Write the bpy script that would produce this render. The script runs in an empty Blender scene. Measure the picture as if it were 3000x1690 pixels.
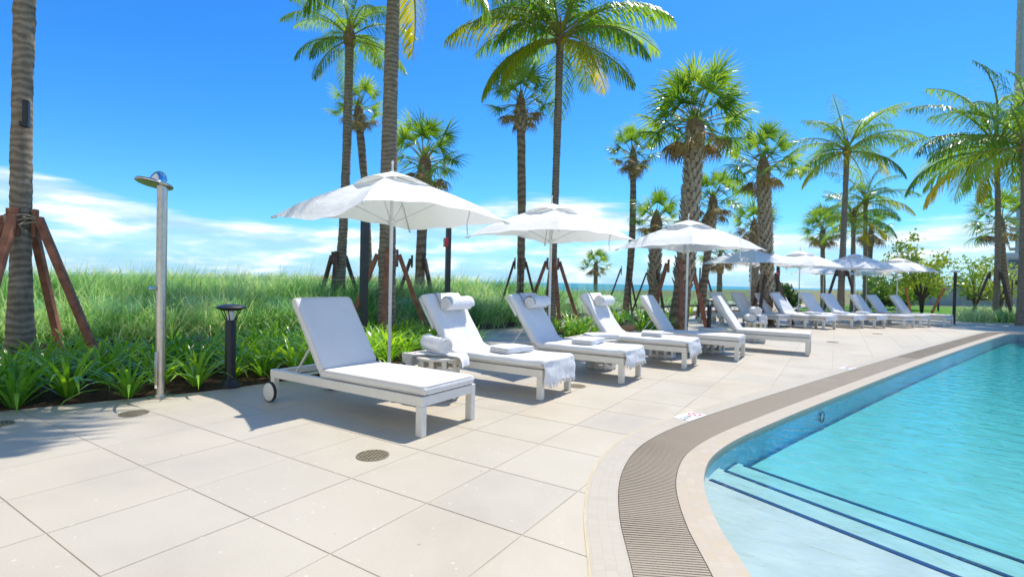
import bpy, bmesh, math, random
import numpy as np
from mathutils import Vector, Matrix

random.seed(7)
rng = np.random.default_rng(11)
PI = math.pi
S = bpy.context.scene
COL = S.collection

# ------------------------------------------------------------------ camera
EYE = 1.2
FPX, PITCH, ROLL, YAW = 1496.96, -0.01346, 0.02127, -0.5662
fwd = Vector((math.sin(YAW) * math.cos(PITCH), math.cos(YAW) * math.cos(PITCH), math.sin(PITCH)))
rgt0 = Vector((math.cos(YAW), -math.sin(YAW), 0))
up0 = rgt0.cross(fwd)
rgt = math.cos(ROLL) * rgt0 + math.sin(ROLL) * up0
upv = -math.sin(ROLL) * rgt0 + math.cos(ROLL) * up0
cam = bpy.data.cameras.new('camera')
cam.lens = FPX / 3000 * 36
cam.sensor_width = 36
cam.clip_start = 0.05
cam.clip_end = 40000
cam.dof.use_dof = True
cam.dof.focus_distance = 4.2
cam.dof.aperture_fstop = 2.2
cam_o = bpy.data.objects.new('camera', cam)
COL.objects.link(cam_o)
mw = Matrix((rgt, upv, -fwd)).transposed().to_4x4()
mw.translation = (0, 0, EYE)
cam_o.matrix_world = mw
S.camera = cam_o

# ------------------------------------------------------------------ sky and sun
SUNV = Vector((0.03, 0.53, 1.0)).normalized()
SUN_EL = math.asin(SUNV.z)
SUN_AZ = math.atan2(SUNV.x, SUNV.y)
W = bpy.data.worlds.new('World')
S.world = W
W.use_nodes = True
nt = W.node_tree
nt.nodes.clear()


def wn(t, **k):
    n = nt.nodes.new(t)
    for a, b in k.items():
        setattr(n, a, b)
    return n


def wmath(op, a, b=None, clamp=False):
    n = wn('ShaderNodeMath', operation=op, use_clamp=clamp)
    for i, v in enumerate((a, b)):
        if v is None:
            continue
        if isinstance(v, (int, float)):
            n.inputs[i].default_value = v
        else:
            nt.links.new(v, n.inputs[i])
    return n.outputs[0]


sky = wn('ShaderNodeTexSky', sky_type='NISHITA', sun_disc=False, sun_elevation=SUN_EL, sun_rotation=SUN_AZ)
sky.air_density = 1.0
sky.dust_density = 0.3
sky.ozone_density = 2.5
hs = wn('ShaderNodeHueSaturation')
hs.inputs['Saturation'].default_value = 1.30
hs.inputs['Value'].default_value = 1.0
nt.links.new(sky.outputs[0], hs.inputs['Color'])
tc = wn('ShaderNodeTexCoord')
sep = wn('ShaderNodeSeparateXYZ')
nt.links.new(tc.outputs['Generated'], sep.inputs[0])
zz = sep.outputs['Z']
# broad shape of the cloud bank: where its upper edge lies around the horizon
mp = wn('ShaderNodeMapping')
mp.inputs['Scale'].default_value = (1.5, 1.5, 2.0)
mp.inputs['Location'].default_value = (3.1, 0.4, 0.2)
nt.links.new(tc.outputs['Generated'], mp.inputs[0])
n1 = wn('ShaderNodeTexNoise')
n1.inputs['Scale'].default_value = 1.6
n1.inputs['Detail'].default_value = 2.0
nt.links.new(mp.outputs[0], n1.inputs['Vector'])
mp2 = wn('ShaderNodeMapping')
mp2.inputs['Scale'].default_value = (3.2, 3.2, 34.0)
mp2.inputs['Location'].default_value = (1.7, 0.9, 0.3)
nt.links.new(tc.outputs['Generated'], mp2.inputs[0])
n2 = wn('ShaderNodeTexNoise')
n2.inputs['Scale'].default_value = 1.5
n2.inputs['Detail'].default_value = 6.0
n2.inputs['Roughness'].default_value = 0.55
nt.links.new(mp2.outputs[0], n2.inputs['Vector'])
az = wn('ShaderNodeMath', operation='ARCTAN2')
nt.links.new(sep.outputs['X'], az.inputs[0])
nt.links.new(sep.outputs['Y'], az.inputs[1])
wav = wn('ShaderNodeMath', operation='SINE')
nt.links.new(wmath('ADD', wmath('MULTIPLY', az.outputs[0], 6.3), 4.53), wav.inputs[0])
edge = wmath('ADD', wmath('MULTIPLY', wav.outputs[0], 0.028), 0.132)      # height of the bank's upper edge
edge = wmath('ADD', edge, wmath('MULTIPLY', wmath('SUBTRACT', n1.outputs[0], 0.5), 0.06))
edge = wmath('ADD', edge, wmath('MULTIPLY', wmath('SUBTRACT', n2.outputs[0], 0.5), 0.05))
dd = wmath('SUBTRACT', edge, zz)
inside_ = wmath('MULTIPLY', dd, 55.0, True)
lower = wmath('MULTIPLY', wmath('SUBTRACT', dd, 0.025), 22.0, True)
band = wmath('MULTIPLY', inside_, wmath('SUBTRACT', 0.80, wmath('MULTIPLY', lower, 0.50)))
mp3 = wn('ShaderNodeMapping')
mp3.inputs['Scale'].default_value = (7.0, 7.0, 30.0)
mp3.inputs['Location'].default_value = (0.3, 2.1, 0.7)
nt.links.new(tc.outputs['Generated'], mp3.inputs[0])
n3 = wn('ShaderNodeTexNoise')
n3.inputs['Scale'].default_value = 1.3
n3.inputs['Detail'].default_value = 7.0
n3.inputs['Roughness'].default_value = 0.52
nt.links.new(mp3.outputs[0], n3.inputs['Vector'])
puff = wmath('MULTIPLY', wmath('MULTIPLY', wmath('SUBTRACT', n3.outputs[0], 0.50), 7.0, True), wmath('MULTIPLY', wmath('ADD', dd, 0.01), 30.0, True))
cover = wmath('ADD', wmath('MULTIPLY', band, wmath('ADD', wmath('MULTIPLY', n2.outputs[0], 1.5), 0.12)), wmath('MULTIPLY', puff, 0.55), True)
cmix = wn('ShaderNodeMix', data_type='RGBA')
nt.links.new(cover, cmix.inputs[0])
tint = wn('ShaderNodeMix', data_type='RGBA', blend_type='MULTIPLY')
tint.inputs[0].default_value = 1.0
tint.inputs[7].default_value = (0.32, 0.70, 0.97, 1)
nt.links.new(hs.outputs[0], tint.inputs[6])
# pale sea haze low over the horizon
hz = wn('ShaderNodeMix', data_type='RGBA')
nt.links.new(wmath('MULTIPLY', wmath('POWER', wmath('SUBTRACT', 1.0, wmath('ABSOLUTE', zz), True), 15.0), 0.80), hz.inputs[0])
nt.links.new(tint.outputs[2], hz.inputs[6])
hz.inputs[7].default_value = (1.7, 3.2, 5.0, 1)
nt.links.new(hz.outputs[2], cmix.inputs[6])
ccol = wn('ShaderNodeMix', data_type='RGBA')
nt.links.new(wmath('MULTIPLY', wmath('SUBTRACT', wmath('ADD', wmath('MULTIPLY', n3.outputs[0], 0.7), wmath('MULTIPLY', n2.outputs[0], 0.3)), 0.40), 5.5, True), ccol.inputs[0])
ccol.inputs[6].default_value = (2.7, 3.7, 4.9, 1)
ccol.inputs[7].default_value = (5.4, 5.8, 6.1, 1)
nt.links.new(ccol.outputs[2], cmix.inputs[7])
bg = wn('ShaderNodeBackground')
bg.inputs['Strength'].default_value = 0.079
nt.links.new(cmix.outputs[2], bg.inputs[0])
wo = wn('ShaderNodeOutputWorld')
nt.links.new(bg.outputs[0], wo.inputs[0])

sl = bpy.data.lights.new('sun', 'SUN')
sl.energy = 2.0
sl.angle = math.radians(0.53)
sl.color = (1.0, 0.935, 0.84)
so = bpy.data.objects.new('sun', sl)
COL.objects.link(so)
so.rotation_euler = SUNV.to_track_quat('Z', 'Y').to_euler()

S.view_settings.view_transform = 'Standard'
S.view_settings.look = 'None'
S.view_settings.gamma = 1
S.view_settings.use_curve_mapping = False
S.view_settings.exposure = 1.44
S.render.engine = 'CYCLES'
S.cycles.max_bounces = 10
S.cycles.transparent_max_bounces = 24
S.cycles.transmission_bounces = 8


# ------------------------------------------------------------------ helpers
F2 = Vector((fwd.x, fwd.y)).normalized()
R2 = Vector((F2.y, -F2.x))


def place(px, dep):
    """ground position of what the photograph shows in column px at distance dep"""
    v = F2 * dep + R2 * ((px - 1500) / FPX * dep)
    return v.x, v.y


def zat(px, py, dep):
    hy = 845 + FPX * (fwd.z + (px - 1500) / FPX * rgt.z) / upv.z
    return EYE + (hy - py) * dep / FPX


def tag(o, label=None, cat=None, group=None, kind=None):
    if label:
        o['label'] = label
    if cat:
        o['category'] = cat
    if group:
        o['group'] = group
    if kind:
        o['kind'] = kind
    return o


def empty(name, loc=(0, 0, 0), rz=0, parent=None):
    o = bpy.data.objects.new(name, None)
    o.empty_display_size = 0.1
    COL.objects.link(o)
    o.location = loc
    o.rotation_euler = (0, 0, rz)
    o.parent = parent
    return o


def link(name, mesh, parent=None, loc=(0, 0, 0), rot=(0, 0, 0), sc=None):
    o = bpy.data.objects.new(name, mesh)
    COL.objects.link(o)
    o.location = loc
    o.rotation_euler = rot
    if sc is not None:
        o.scale = (sc, sc, sc) if isinstance(sc, (int, float)) else sc
    o.parent = parent
    return o


def copy_tree(o, parent=None):
    c = o.copy()
    COL.objects.link(c)
    c.parent = parent
    for ch in list(o.children):
        copy_tree(ch, c)
    return c


class MB:
    def __init__(s):
        s.v = []
        s.f = []

    def add(s, vs, fs):
        o = len(s.v)
        s.v += [tuple(p) for p in vs]
        s.f += [tuple(i + o for i in f) for f in fs]
        return s

    def box(s, c, h, rot=None):
        """box of half sizes h about c, rot an optional 3x3"""
        vs = []
        for x in (-1, 1):
            for y in (-1, 1):
                for z in (-1, 1):
                    p = Vector((x * h[0], y * h[1], z * h[2]))
                    if rot is not None:
                        p = rot @ p
                    vs.append((p.x + c[0], p.y + c[1], p.z + c[2]))
        return s.add(vs, [(0, 1, 3, 2), (4, 6, 7, 5), (0, 4, 5, 1), (2, 3, 7, 6), (0, 2, 6, 4), (1, 5, 7, 3)])

    def bar(s, a, b, w, h=None, upd=(0, 0, 1)):
        """rectangular bar from a to b"""
        a, b = Vector(a), Vector(b)
        d = b - a
        L = d.length
        d.normalize()
        u = Vector(upd)
        if abs(d.dot(u)) > 0.98:
            u = Vector((1, 0, 0))
        r = d.cross(u).normalized()
        u = r.cross(d)
        m = Matrix((d, r, u)).transposed()
        return s.box((a + b) / 2, (L / 2, w / 2, (h or w) / 2), m)

    def tube(s, pts, rad, n=10, cap=True):
        pts = [Vector(p) for p in pts]
        if isinstance(rad, (int, float)):
            rad = [rad] * len(pts)
        vs, fs = [], []
        ref = Vector((0, 0, 1))
        d0 = (pts[1] - pts[0]).normalized()
        if abs(d0.dot(ref)) > 0.9:
            ref = Vector((1, 0, 0))
        for i, p in enumerate(pts):
            d = (pts[min(i + 1, len(pts) - 1)] - pts[max(i - 1, 0)]).normalized()
            r = d.cross(ref).normalized()
            u = r.cross(d)
            for k in range(n):
                a = 2 * PI * k / n
                vs.append(p + rad[i] * (math.cos(a) * r + math.sin(a) * u))
        for i in range(len(pts) - 1):
            for k in range(n):
                k2 = (k + 1) % n
                fs.append((i * n + k, i * n + k2, (i + 1) * n + k2, (i + 1) * n + k))
        if cap:
            fs.append(tuple(range(n))[::-1])
            fs.append(tuple((len(pts) - 1) * n + k for k in range(n)))
        return s.add(vs, fs)

    def lathe(s, prof, n=24, c=(0, 0, 0)):
        vs, fs = [], []
        for r, z in prof:
            for k in range(n):
                a = 2 * PI * k / n
                vs.append((c[0] + r * math.cos(a), c[1] + r * math.sin(a), c[2] + z))
        for i in range(len(prof) - 1):
            for k in range(n):
                k2 = (k + 1) % n
                fs.append((i * n + k, i * n + k2, (i + 1) * n + k2, (i + 1) * n + k))
        fs.append(tuple(range(n))[::-1])
        fs.append(tuple((len(prof) - 1) * n + k for k in range(n)))
        return s.add(vs, fs)

    def grid(s, P):
        """P: rows of points"""
        nr, nc = len(P), len(P[0])
        vs = [p for row in P for p in row]
        fs = [(i * nc + j, i * nc + j + 1, (i + 1) * nc + j + 1, (i + 1) * nc + j)
              for i in range(nr - 1) for j in range(nc - 1)]
        return s.add(vs, fs)

    def mesh(s, name, mat, smooth=False, angle=None, bevel=0):
        me = bpy.data.meshes.new(name)
        me.from_pydata(s.v, [], s.f)
        if bevel:
            bm = bmesh.new()
            bm.from_mesh(me)
            bmesh.ops.remove_doubles(bm, verts=bm.verts, dist=1e-5)
            ed = [e for e in bm.edges if len(e.link_faces) == 2 and e.calc_face_angle(0) > 0.6]
            bmesh.ops.bevel(bm, geom=ed, offset=bevel, segments=2, profile=0.5, affect='EDGES', clamp_overlap=True)
            bm.to_mesh(me)
            bm.free()
        if mat:
            me.materials.append(mat)
        if smooth:
            me.polygons.foreach_set('use_smooth', [True] * len(me.polygons))
            if angle:
                me.set_sharp_from_angle(angle=angle)
        me.update()
        return me

    def build(s, name, mat, parent=None, smooth=False, angle=None, bevel=0, loc=(0, 0, 0), rot=(0, 0, 0)):
        return link(name, s.mesh(name, mat, smooth, angle, bevel), parent, loc, rot)


def np_mesh(name, V, Fq, mat, smooth=False):
    """fast mesh from numpy: V (n,3), Fq (m,k)"""
    me = bpy.data.meshes.new(name)
    me.vertices.add(len(V))
    me.vertices.foreach_set('co', np.ascontiguousarray(V, np.float32).ravel())
    k = Fq.shape[1]
    me.loops.add(len(Fq) * k)
    me.loops.foreach_set('vertex_index', np.ascontiguousarray(Fq, np.int32).ravel())
    me.polygons.add(len(Fq))
    me.polygons.foreach_set('loop_start', np.arange(0, len(Fq) * k, k, dtype=np.int32))
    me.polygons.foreach_set('loop_total', np.full(len(Fq), k, np.int32))
    if smooth:
        me.polygons.foreach_set('use_smooth', np.ones(len(Fq), bool))
    me.update(calc_edges=True)
    if mat:
        me.materials.append(mat)
    return me


# ------------------------------------------------------------------ materials
class NT:
    def __init__(s, name):
        s.m = bpy.data.materials.new(name)
        s.m.use_nodes = True
        s.t = s.m.node_tree
        s.t.nodes.clear()
        s.out = s.n('ShaderNodeOutputMaterial')

    def n(s, t, **k):
        x = s.t.nodes.new(t)
        for a, b in k.items():
            setattr(x, a, b)
        return x

    def l(s, a, b):
        s.t.links.new(a, b)

    def val(s, sock, v):
        if hasattr(v, 'links'):
            s.l(v, sock)
        else:
            sock.default_value = v

    def noise(s, scale, detail=3, rough=0.55, coord='Object', stretch=None, dims=None):
        c = s.n('ShaderNodeTexCoord')
        o = c.outputs[coord]
        if stretch:
            mpn = s.n('ShaderNodeMapping')
            mpn.inputs['Scale'].default_value = stretch
            s.l(o, mpn.inputs[0])
            o = mpn.outputs[0]
        x = s.n('ShaderNodeTexNoise')
        x.inputs['Scale'].default_value = scale
        x.inputs['Detail'].default_value = detail
        x.inputs['Roughness'].default_value = rough
        s.l(o, x.inputs['Vector'])
        return x.outputs[0]

    def ramp(s, fac, stops):
        r = s.n('ShaderNodeValToRGB')
        while len(r.color_ramp.elements) < len(stops):
            r.color_ramp.elements.new(0.5)
        for e, (p, c) in zip(r.color_ramp.elements, stops):
            e.position = p
            e.color = (*c, 1) if len(c) == 3 else c
        s.l(fac, r.inputs[0])
        return r.outputs[0]

    def mix(s, fac, a, b, blend='MIX'):
        x = s.n('ShaderNodeMix', data_type='RGBA', blend_type=blend)
        for i, v in ((0, fac), (6, a), (7, b)):
            if hasattr(v, 'links'):
                s.l(v, x.inputs[i])
            else:
                x.inputs[i].default_value = v if i == 0 else (*v[:3], 1)
        return x.outputs[2]

    def math(s, op, a, b=0.0, clamp=False):
        x = s.n('ShaderNodeMath', operation=op, use_clamp=clamp)
        for i, v in enumerate((a, b)):
            if hasattr(v, 'links'):
                s.l(v, x.inputs[i])
            else:
                x.inputs[i].default_value = v
        return x.outputs[0]

    def rand(s):
        return s.n('ShaderNodeObjectInfo').outputs['Random']

    def bump(s, h, dist=0.01, strength=1.0):
        b = s.n('ShaderNodeBump')
        b.inputs['Distance'].default_value = dist
        b.inputs['Strength'].default_value = strength
        s.l(h, b.inputs['Height'])
        return b.outputs[0]

    def princ(s, color, rough=0.5, metal=0.0, normal=None, spec=0.5, **k):
        p = s.n('ShaderNodeBsdfPrincipled')
        s.val(p.inputs['Base Color'], color if hasattr(color, 'links') else (*color, 1))
        s.val(p.inputs['Roughness'], rough)
        p.inputs['Metallic'].default_value = metal
        p.inputs['Specular IOR Level'].default_value = spec
        if normal is not None:
            s.l(normal, p.inputs['Normal'])
        return p.outputs[0]

    def done(s, sh):
        s.l(sh, s.out.inputs['Surface'])
        return s.m


def simple(name, col, rough=0.5, metal=0, var=0.08, scale=6, bump=0.0, bscale=60, spec=0.5):
    t = NT(name)
    nz = t.noise(scale, 4)
    a = tuple(max(0, c * (1 - var)) for c in col)
    b = tuple(min(1, c * (1 + var)) for c in col)
    c = t.ramp(nz, [(0.3, a), (0.7, b)])
    nm = None
    if bump:
        nm = t.bump(t.noise(bscale, 3), bump)
    return t.done(t.princ(c, rough, metal, nm, spec))


def leaf_mat(name, cols, rough=0.38, trans=0.35, tcol=None, spec=0.5, stops=None, nscale=1.3, attr=None):
    t = NT(name)
    nz = t.math('ADD', t.math('MULTIPLY', t.noise(nscale, 2, coord='Object'), 0.6), t.math('MULTIPLY', t.rand(), 0.5))
    if attr:
        an = t.n('ShaderNodeAttribute')
        an.attribute_name = attr
        nz = an.outputs['Fac']
    k = len(cols)
    c = t.ramp(nz, [(0.25 + 0.55 * i / max(1, k - 1), cc) for i, cc in enumerate(cols)])
    p = t.princ(c, rough, 0, None, spec)
    tr = t.n('ShaderNodeBsdfTranslucent')
    t.l(t.mix(1.0, c, tcol or (1.5, 1.35, 0.35), 'MULTIPLY'), tr.inputs[0])
    ms = t.n('ShaderNodeMixShader')
    ms.inputs[0].default_value = trans
    t.l(p, ms.inputs[1])
    t.l(tr.outputs[0], ms.inputs[2])
    return t.done(ms.outputs[0])


def cloth_mat(name, col, trans=0.2, rough=0.9, weave=900, bump=0.0006, wrinkle=0.012):
    t = NT(name)
    c = t.ramp(t.noise(3, 3), [(0.3, tuple(x * 0.95 for x in col)), (0.7, col)])
    nm1 = t.bump(t.noise(7, 3, 0.5, stretch=(1.0, 1.7, 1.0)), wrinkle)
    nb_ = t.n('ShaderNodeBump')
    nb_.inputs['Distance'].default_value = bump
    t.l(t.noise(weave * 0.25, 2), nb_.inputs['Height'])
    t.l(nm1, nb_.inputs['Normal'])
    p = t.princ(c, rough, 0, nb_.outputs[0], 0.2)
    tr = t.n('ShaderNodeBsdfTranslucent')
    t.l(c, tr.inputs[0])
    ms = t.n('ShaderNodeMixShader')
    ms.inputs[0].default_value = trans
    t.l(p, ms.inputs[1])
    t.l(tr.outputs[0], ms.inputs[2])
    return t.done(ms.outputs[0])


def tile_mat():
    t = NT('deck_tile')
    geo = t.n('ShaderNodeNewGeometry')
    big = t.n('ShaderNodeTexNoise')
    big.inputs['Scale'].default_value = 1.1
    big.inputs['Detail'].default_value = 6
    big.inputs['Roughness'].default_value = 0.6
    t.l(geo.outputs['Position'], big.inputs['Vector'])
    base = t.ramp(big.outputs[0], [(0.3, (0.455, 0.40, 0.315)), (0.5, (0.515, 0.46, 0.365)), (0.72, (0.54, 0.49, 0.405))])
    rn = t.rand()
    base = t.mix(1.0, base, t.ramp(rn, [(0, (0.90, 0.915, 0.94)), (0.35, (1.0, 0.985, 0.95)), (0.7, (0.96, 0.97, 0.97)), (1, (1.05, 1.0, 0.93))]), 'MULTIPLY')
    stn = t.n('ShaderNodeTexNoise')
    stn.inputs['Scale'].default_value = 0.45
    stn.inputs['Detail'].default_value = 9
    stn.inputs['Roughness'].default_value = 0.7
    stn.inputs['Distortion'].default_value = 0.8
    t.l(geo.outputs['Position'], stn.inputs['Vector'])
    base = t.mix(1.0, base, t.ramp(stn.outputs[0], [(0.32, (0.88, 0.86, 0.82)), (0.46, (1, 1, 1)), (0.62, (1.02, 1.02, 1.02)), (0.78, (0.93, 0.93, 0.94))]), 'MULTIPLY')
    # shell chips and dark pores in the stone
    v = t.n('ShaderNodeTexVoronoi')
    v.inputs['Scale'].default_value = 26
    t.l(geo.outputs['Position'], v.inputs['Vector'])
    v2 = t.n('ShaderNodeTexNoise')
    v2.inputs['Scale'].default_value = 3
    t.l(geo.outputs['Position'], v2.inputs['Vector'])
    wh = t.n('ShaderNodeSeparateColor')
    t.l(v.outputs['Color'], wh.inputs[0])
    near = t.math('LESS_THAN', v.outputs['Distance'], t.math('MULTIPLY', wh.outputs['Blue'], 0.24))
    chip = t.math('MULTIPLY', near, t.math('GREATER_THAN', wh.outputs['Red'], t.math('SUBTRACT', 1.12, t.math('MULTIPLY', v2.outputs[0], 0.6))))
    base = t.mix(t.math('MULTIPLY', chip, 0.5), base, (0.72, 0.69, 0.62))
    pore = t.math('MULTIPLY', near, t.math('LESS_THAN', wh.outputs['Green'], 0.02))
    base = t.mix(t.math('MULTIPLY', pore, 0.75), base, (0.20, 0.16, 0.11))
    fine = t.n('ShaderNodeTexNoise')
    fine.inputs['Scale'].default_value = 140
    fine.inputs['Detail'].default_value = 4
    t.l(geo.outputs['Position'], fine.inputs['Vector'])
    base = t.mix(0.35, base, t.ramp(fine.outputs[0], [(0.3, (0.415, 0.365, 0.285)), (0.7, (0.54, 0.50, 0.42))]))
    nm = t.bump(fine.outputs[0], 0.0015, 0.5)
    rg = t.ramp(big.outputs[0], [(0.3, (0.42, 0.42, 0.42)), (0.7, (0.6, 0.6, 0.6))])
    return t.done(t.princ(base, rg, 0, nm, 0.4))


def mosaic_mat(name, cols, su, sv, groove=(0.42, 0.37, 0.29)):
    """small mosaic pieces laid along the pool edge (uv in metres)"""
    t = NT(name)
    uv = t.n('ShaderNodeUVMap')
    b = t.n('ShaderNodeTexBrick')
    b.offset = 0
    b.inputs['Scale'].default_value = 1
    b.inputs['Brick Width'].default_value = su
    b.inputs['Row Height'].default_value = sv
    b.inputs['Mortar Size'].default_value = 0.0016
    b.inputs['Color1'].default_value = (0, 0, 0, 1)
    b.inputs['Color2'].default_value = (1, 1, 1, 1)
    t.l(uv.outputs[0], b.inputs['Vector'])
    r = t.ramp(b.outputs['Color'], [(i / (len(cols) - 1), c) for i, c in enumerate(cols)])
    geo = t.n('ShaderNodeNewGeometry')
    nz = t.n('ShaderNodeTexNoise')
    nz.inputs['Scale'].default_value = 1.8
    t.l(geo.outputs['Position'], nz.inputs['Vector'])
    r = t.mix(t.math('MULTIPLY', nz.outputs[0], 0.55), r, cols[0])
    c = t.mix(t.math('MULTIPLY', b.outputs['Fac'], 0.22), r, groove)
    nm = t.bump(t.math('SUBTRACT', 1.0, b.outputs['Fac']), 0.001, 0.6)
    return t.done(t.princ(c, 0.45, 0, nm, 0.4))


def trunk_mat(name, a, b, c, rings=14.0):
    t = NT(name)
    co = t.n('ShaderNodeTexCoord')
    w = t.n('ShaderNodeTexWave', wave_type='BANDS', bands_direction='Z')
    w.inputs['Scale'].default_value = rings / 6.28 * 1.0
    w.inputs['Distortion'].default_value = 7.0
    w.inputs['Detail'].default_value = 4
    w.inputs['Detail Scale'].default_value = 1.2
    t.l(co.outputs['Object'], w.inputs['Vector'])
    n = t.noise(9, 5, 0.65, stretch=(1, 1, 0.6))
    n3 = t.noise(1.2, 3, 0.6)
    f = t.math('ADD', t.math('MULTIPLY', w.outputs['Fac'], 0.28), t.math('MULTIPLY', n, 0.72))
    col = t.ramp(f, [(0.25, a), (0.5, b), (0.75, c)])
    col = t.mix(t.math('MULTIPLY', n3, 0.5), col, a)
    nm = t.bump(f, 0.012, 0.7)
    return t.done(t.princ(col, 0.9, 0, nm, 0.2))


def glass_mat():
    t = NT('fence_glass')
    tr = t.n('ShaderNodeBsdfTransparent')
    tr.inputs[0].default_value = (0.86, 0.95, 0.92, 1)
    gl = t.n('ShaderNodeBsdfGlossy')
    gl.inputs['Roughness'].default_value = 0.02
    gl.inputs['Color'].default_value = (0.9, 1, 0.97, 1)
    lw_ = t.n('ShaderNodeLayerWeight')
    lw_.inputs['Blend'].default_value = 0.5
    ms = t.n('ShaderNodeMixShader')
    t.l(t.math('ADD', t.math('MULTIPLY', t.math('POWER', lw_.outputs['Facing'], 5.0), 0.9), 0.035), ms.inputs[0])
    t.l(tr.outputs[0], ms.inputs[1])
    t.l(gl.outputs[0], ms.inputs[2])
    return t.done(ms.outputs[0])


def water_mat():
    t = NT('pool_water')
    geo = t.n('ShaderNodeNewGeometry')
    mpn = t.n('ShaderNodeMapping')
    mpn.inputs['Rotation'].default_value = (0, 0, 0.5)
    mpn.inputs['Scale'].default_value = (1.0, 1.5, 1)
    t.l(geo.outputs['Position'], mpn.inputs[0])
    a = t.n('ShaderNodeTexNoise')
    a.inputs['Scale'].default_value = 5.0
    a.inputs['Detail'].default_value = 3
    a.inputs['Distortion'].default_value = 0.6
    t.l(mpn.outputs[0], a.inputs['Vector'])
    nm = t.bump(a.outputs[0], 0.030, 0.55)
    tr = t.n('ShaderNodeBsdfTransparent')
    tr.inputs[0].default_value = (0.97, 1, 1, 1)
    gl = t.n('ShaderNodeBsdfGlossy')
    gl.inputs['Roughness'].default_value = 0.03
    t.l(nm, gl.inputs['Normal'])
    lw_ = t.n('ShaderNodeLayerWeight')
    lw_.inputs['Blend'].default_value = 0.5
    t.l(nm, lw_.inputs['Normal'])
    ms = t.n('ShaderNodeMixShader')
    t.l(t.math('ADD', t.math('MULTIPLY', t.math('POWER', lw_.outputs['Facing'], 5.0), 0.95), 0.022), ms.inputs[0])
    t.l(tr.outputs[0], ms.inputs[1])
    t.l(gl.outputs[0], ms.inputs[2])
    t.l(ms.outputs[0], t.out.inputs['Surface'])
    va = t.n('ShaderNodeVolumeAbsorption')
    va.inputs['Color'].default_value = (0.0, 0.90, 0.95, 1)
    va.inputs['Density'].default_value = 1.2
    t.l(va.outputs[0], t.out.inputs['Volume'])
    return t.m


def plaster_mat():
    t = NT('pool_plaster')
    geo = t.n('ShaderNodeNewGeometry')
    n = t.n('ShaderNodeTexNoise')
    n.inputs['Scale'].default_value = 5
    n.inputs['Detail'].default_value = 5
    t.l(geo.outputs['Position'], n.inputs['Vector'])
    c = t.ramp(n.outputs[0], [(0.3, (0.34, 0.40, 0.385)), (0.7, (0.43, 0.475, 0.455))])
    return t.done(t.princ(c, 0.7))


def ground_mat(name, stops, scale=2.5, bump=0.02, bscale=30):
    t = NT(name)
    geo = t.n('ShaderNodeNewGeometry')
    n = t.n('ShaderNodeTexNoise')
    n.inputs['Scale'].default_value = scale
    n.inputs['Detail'].default_value = 8
    n.inputs['Roughness'].default_value = 0.65
    t.l(geo.outputs['Position'], n.inputs['Vector'])
    n2_ = t.n('ShaderNodeTexNoise')
    n2_.inputs['Scale'].default_value = bscale
    n2_.inputs['Detail'].default_value = 4
    t.l(geo.outputs['Position'], n2_.inputs['Vector'])
    f = t.math('ADD', t.math('MULTIPLY', n.outputs[0], 0.6), t.math('MULTIPLY', n2_.outputs[0], 0.4))
    c = t.ramp(f, stops)
    return t.done(t.princ(c, 0.95, 0, t.bump(n2_.outputs[0], bump), 0.2))


M = {}
M['tile'] = tile_mat()
M['grout'] = simple('joint_grout', (0.45, 0.395, 0.31), 0.95, var=0.25, scale=3)
M['band'] = mosaic_mat('mosaic_band', [(0.475, 0.42, 0.335), (0.50, 0.445, 0.36), (0.45, 0.395, 0.315)], 0.05, 0.05)
M['coping'] = mosaic_mat('mosaic_coping', [(0.50, 0.42, 0.315), (0.475, 0.385, 0.275), (0.455, 0.395, 0.32), (0.52, 0.445, 0.355)], 0.05, 0.05)
M['trim'] = simple('yellow_sealant', (0.52, 0.43, 0.27), 0.7)
M['grate'] = simple('grate_plastic', (0.35, 0.29, 0.215), 0.55, var=0.1, scale=4)
M['gutter'] = simple('gutter_trough', (0.16, 0.13, 0.10), 0.9)
M['plaster'] = plaster_mat()
M['bluetile'] = simple('blue_nosing_tile', (0.003, 0.022, 0.10), 0.3, var=0.3, scale=40)
M['pooltile'] = simple('pool_wall_tile', (0.24, 0.54, 0.68), 0.3, var=0.12, scale=12)
M['water'] = water_mat()
M['mulch'] = ground_mat('planting_mulch', [(0.3, (0.02, 0.013, 0.008)), (0.5, (0.07, 0.04, 0.022)), (0.7, (0.16, 0.09, 0.055))], 6, 0.03, 45)
M['path'] = ground_mat('concrete_path', [(0.3, (0.50, 0.46, 0.38)), (0.7, (0.62, 0.59, 0.51))], 2, 0.003, 80)
M['sand'] = ground_mat('dune_sand', [(0.3, (0.13, 0.14, 0.05)), (0.55, (0.22, 0.22, 0.09)), (0.8, (0.40, 0.36, 0.24))], 0.5, 0.05, 6)
M['lawn'] = ground_mat('lawn', [(0.3, (0.07, 0.20, 0.02)), (0.7, (0.14, 0.32, 0.04))], 3, 0.03, 60)
M['white'] = simple('powder_coated_frame', (0.76, 0.73, 0.665), 0.42, var=0.04)
M['cushion'] = cloth_mat('cushion_fabric', (0.79, 0.765, 0.73), 0.03)
M['towel'] = cloth_mat('terry_towel', (0.88, 0.88, 0.88), 0.10, weave=700, bump=0.003, wrinkle=0.02)
M['canopy'] = cloth_mat('canopy_fabric', (0.95, 0.95, 0.94), 0.16, wrinkle=0.010)
M['pole'] = simple('white_pole', (0.78, 0.78, 0.76), 0.35, var=0.03)
M['tire'] = simple('wheel_rubber', (0.03, 0.03, 0.035), 0.7)
M['drum'] = simple('drum_resin', (0.66, 0.63, 0.55), 0.5, var=0.05)
M['steel'] = simple('brushed_steel', (0.56, 0.53, 0.48), 0.28, 1.0, var=0.12, scale=20)
M['chrome'] = simple('polished_steel', (0.70, 0.70, 0.72), 0.10, 1.0, var=0.05)
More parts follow.
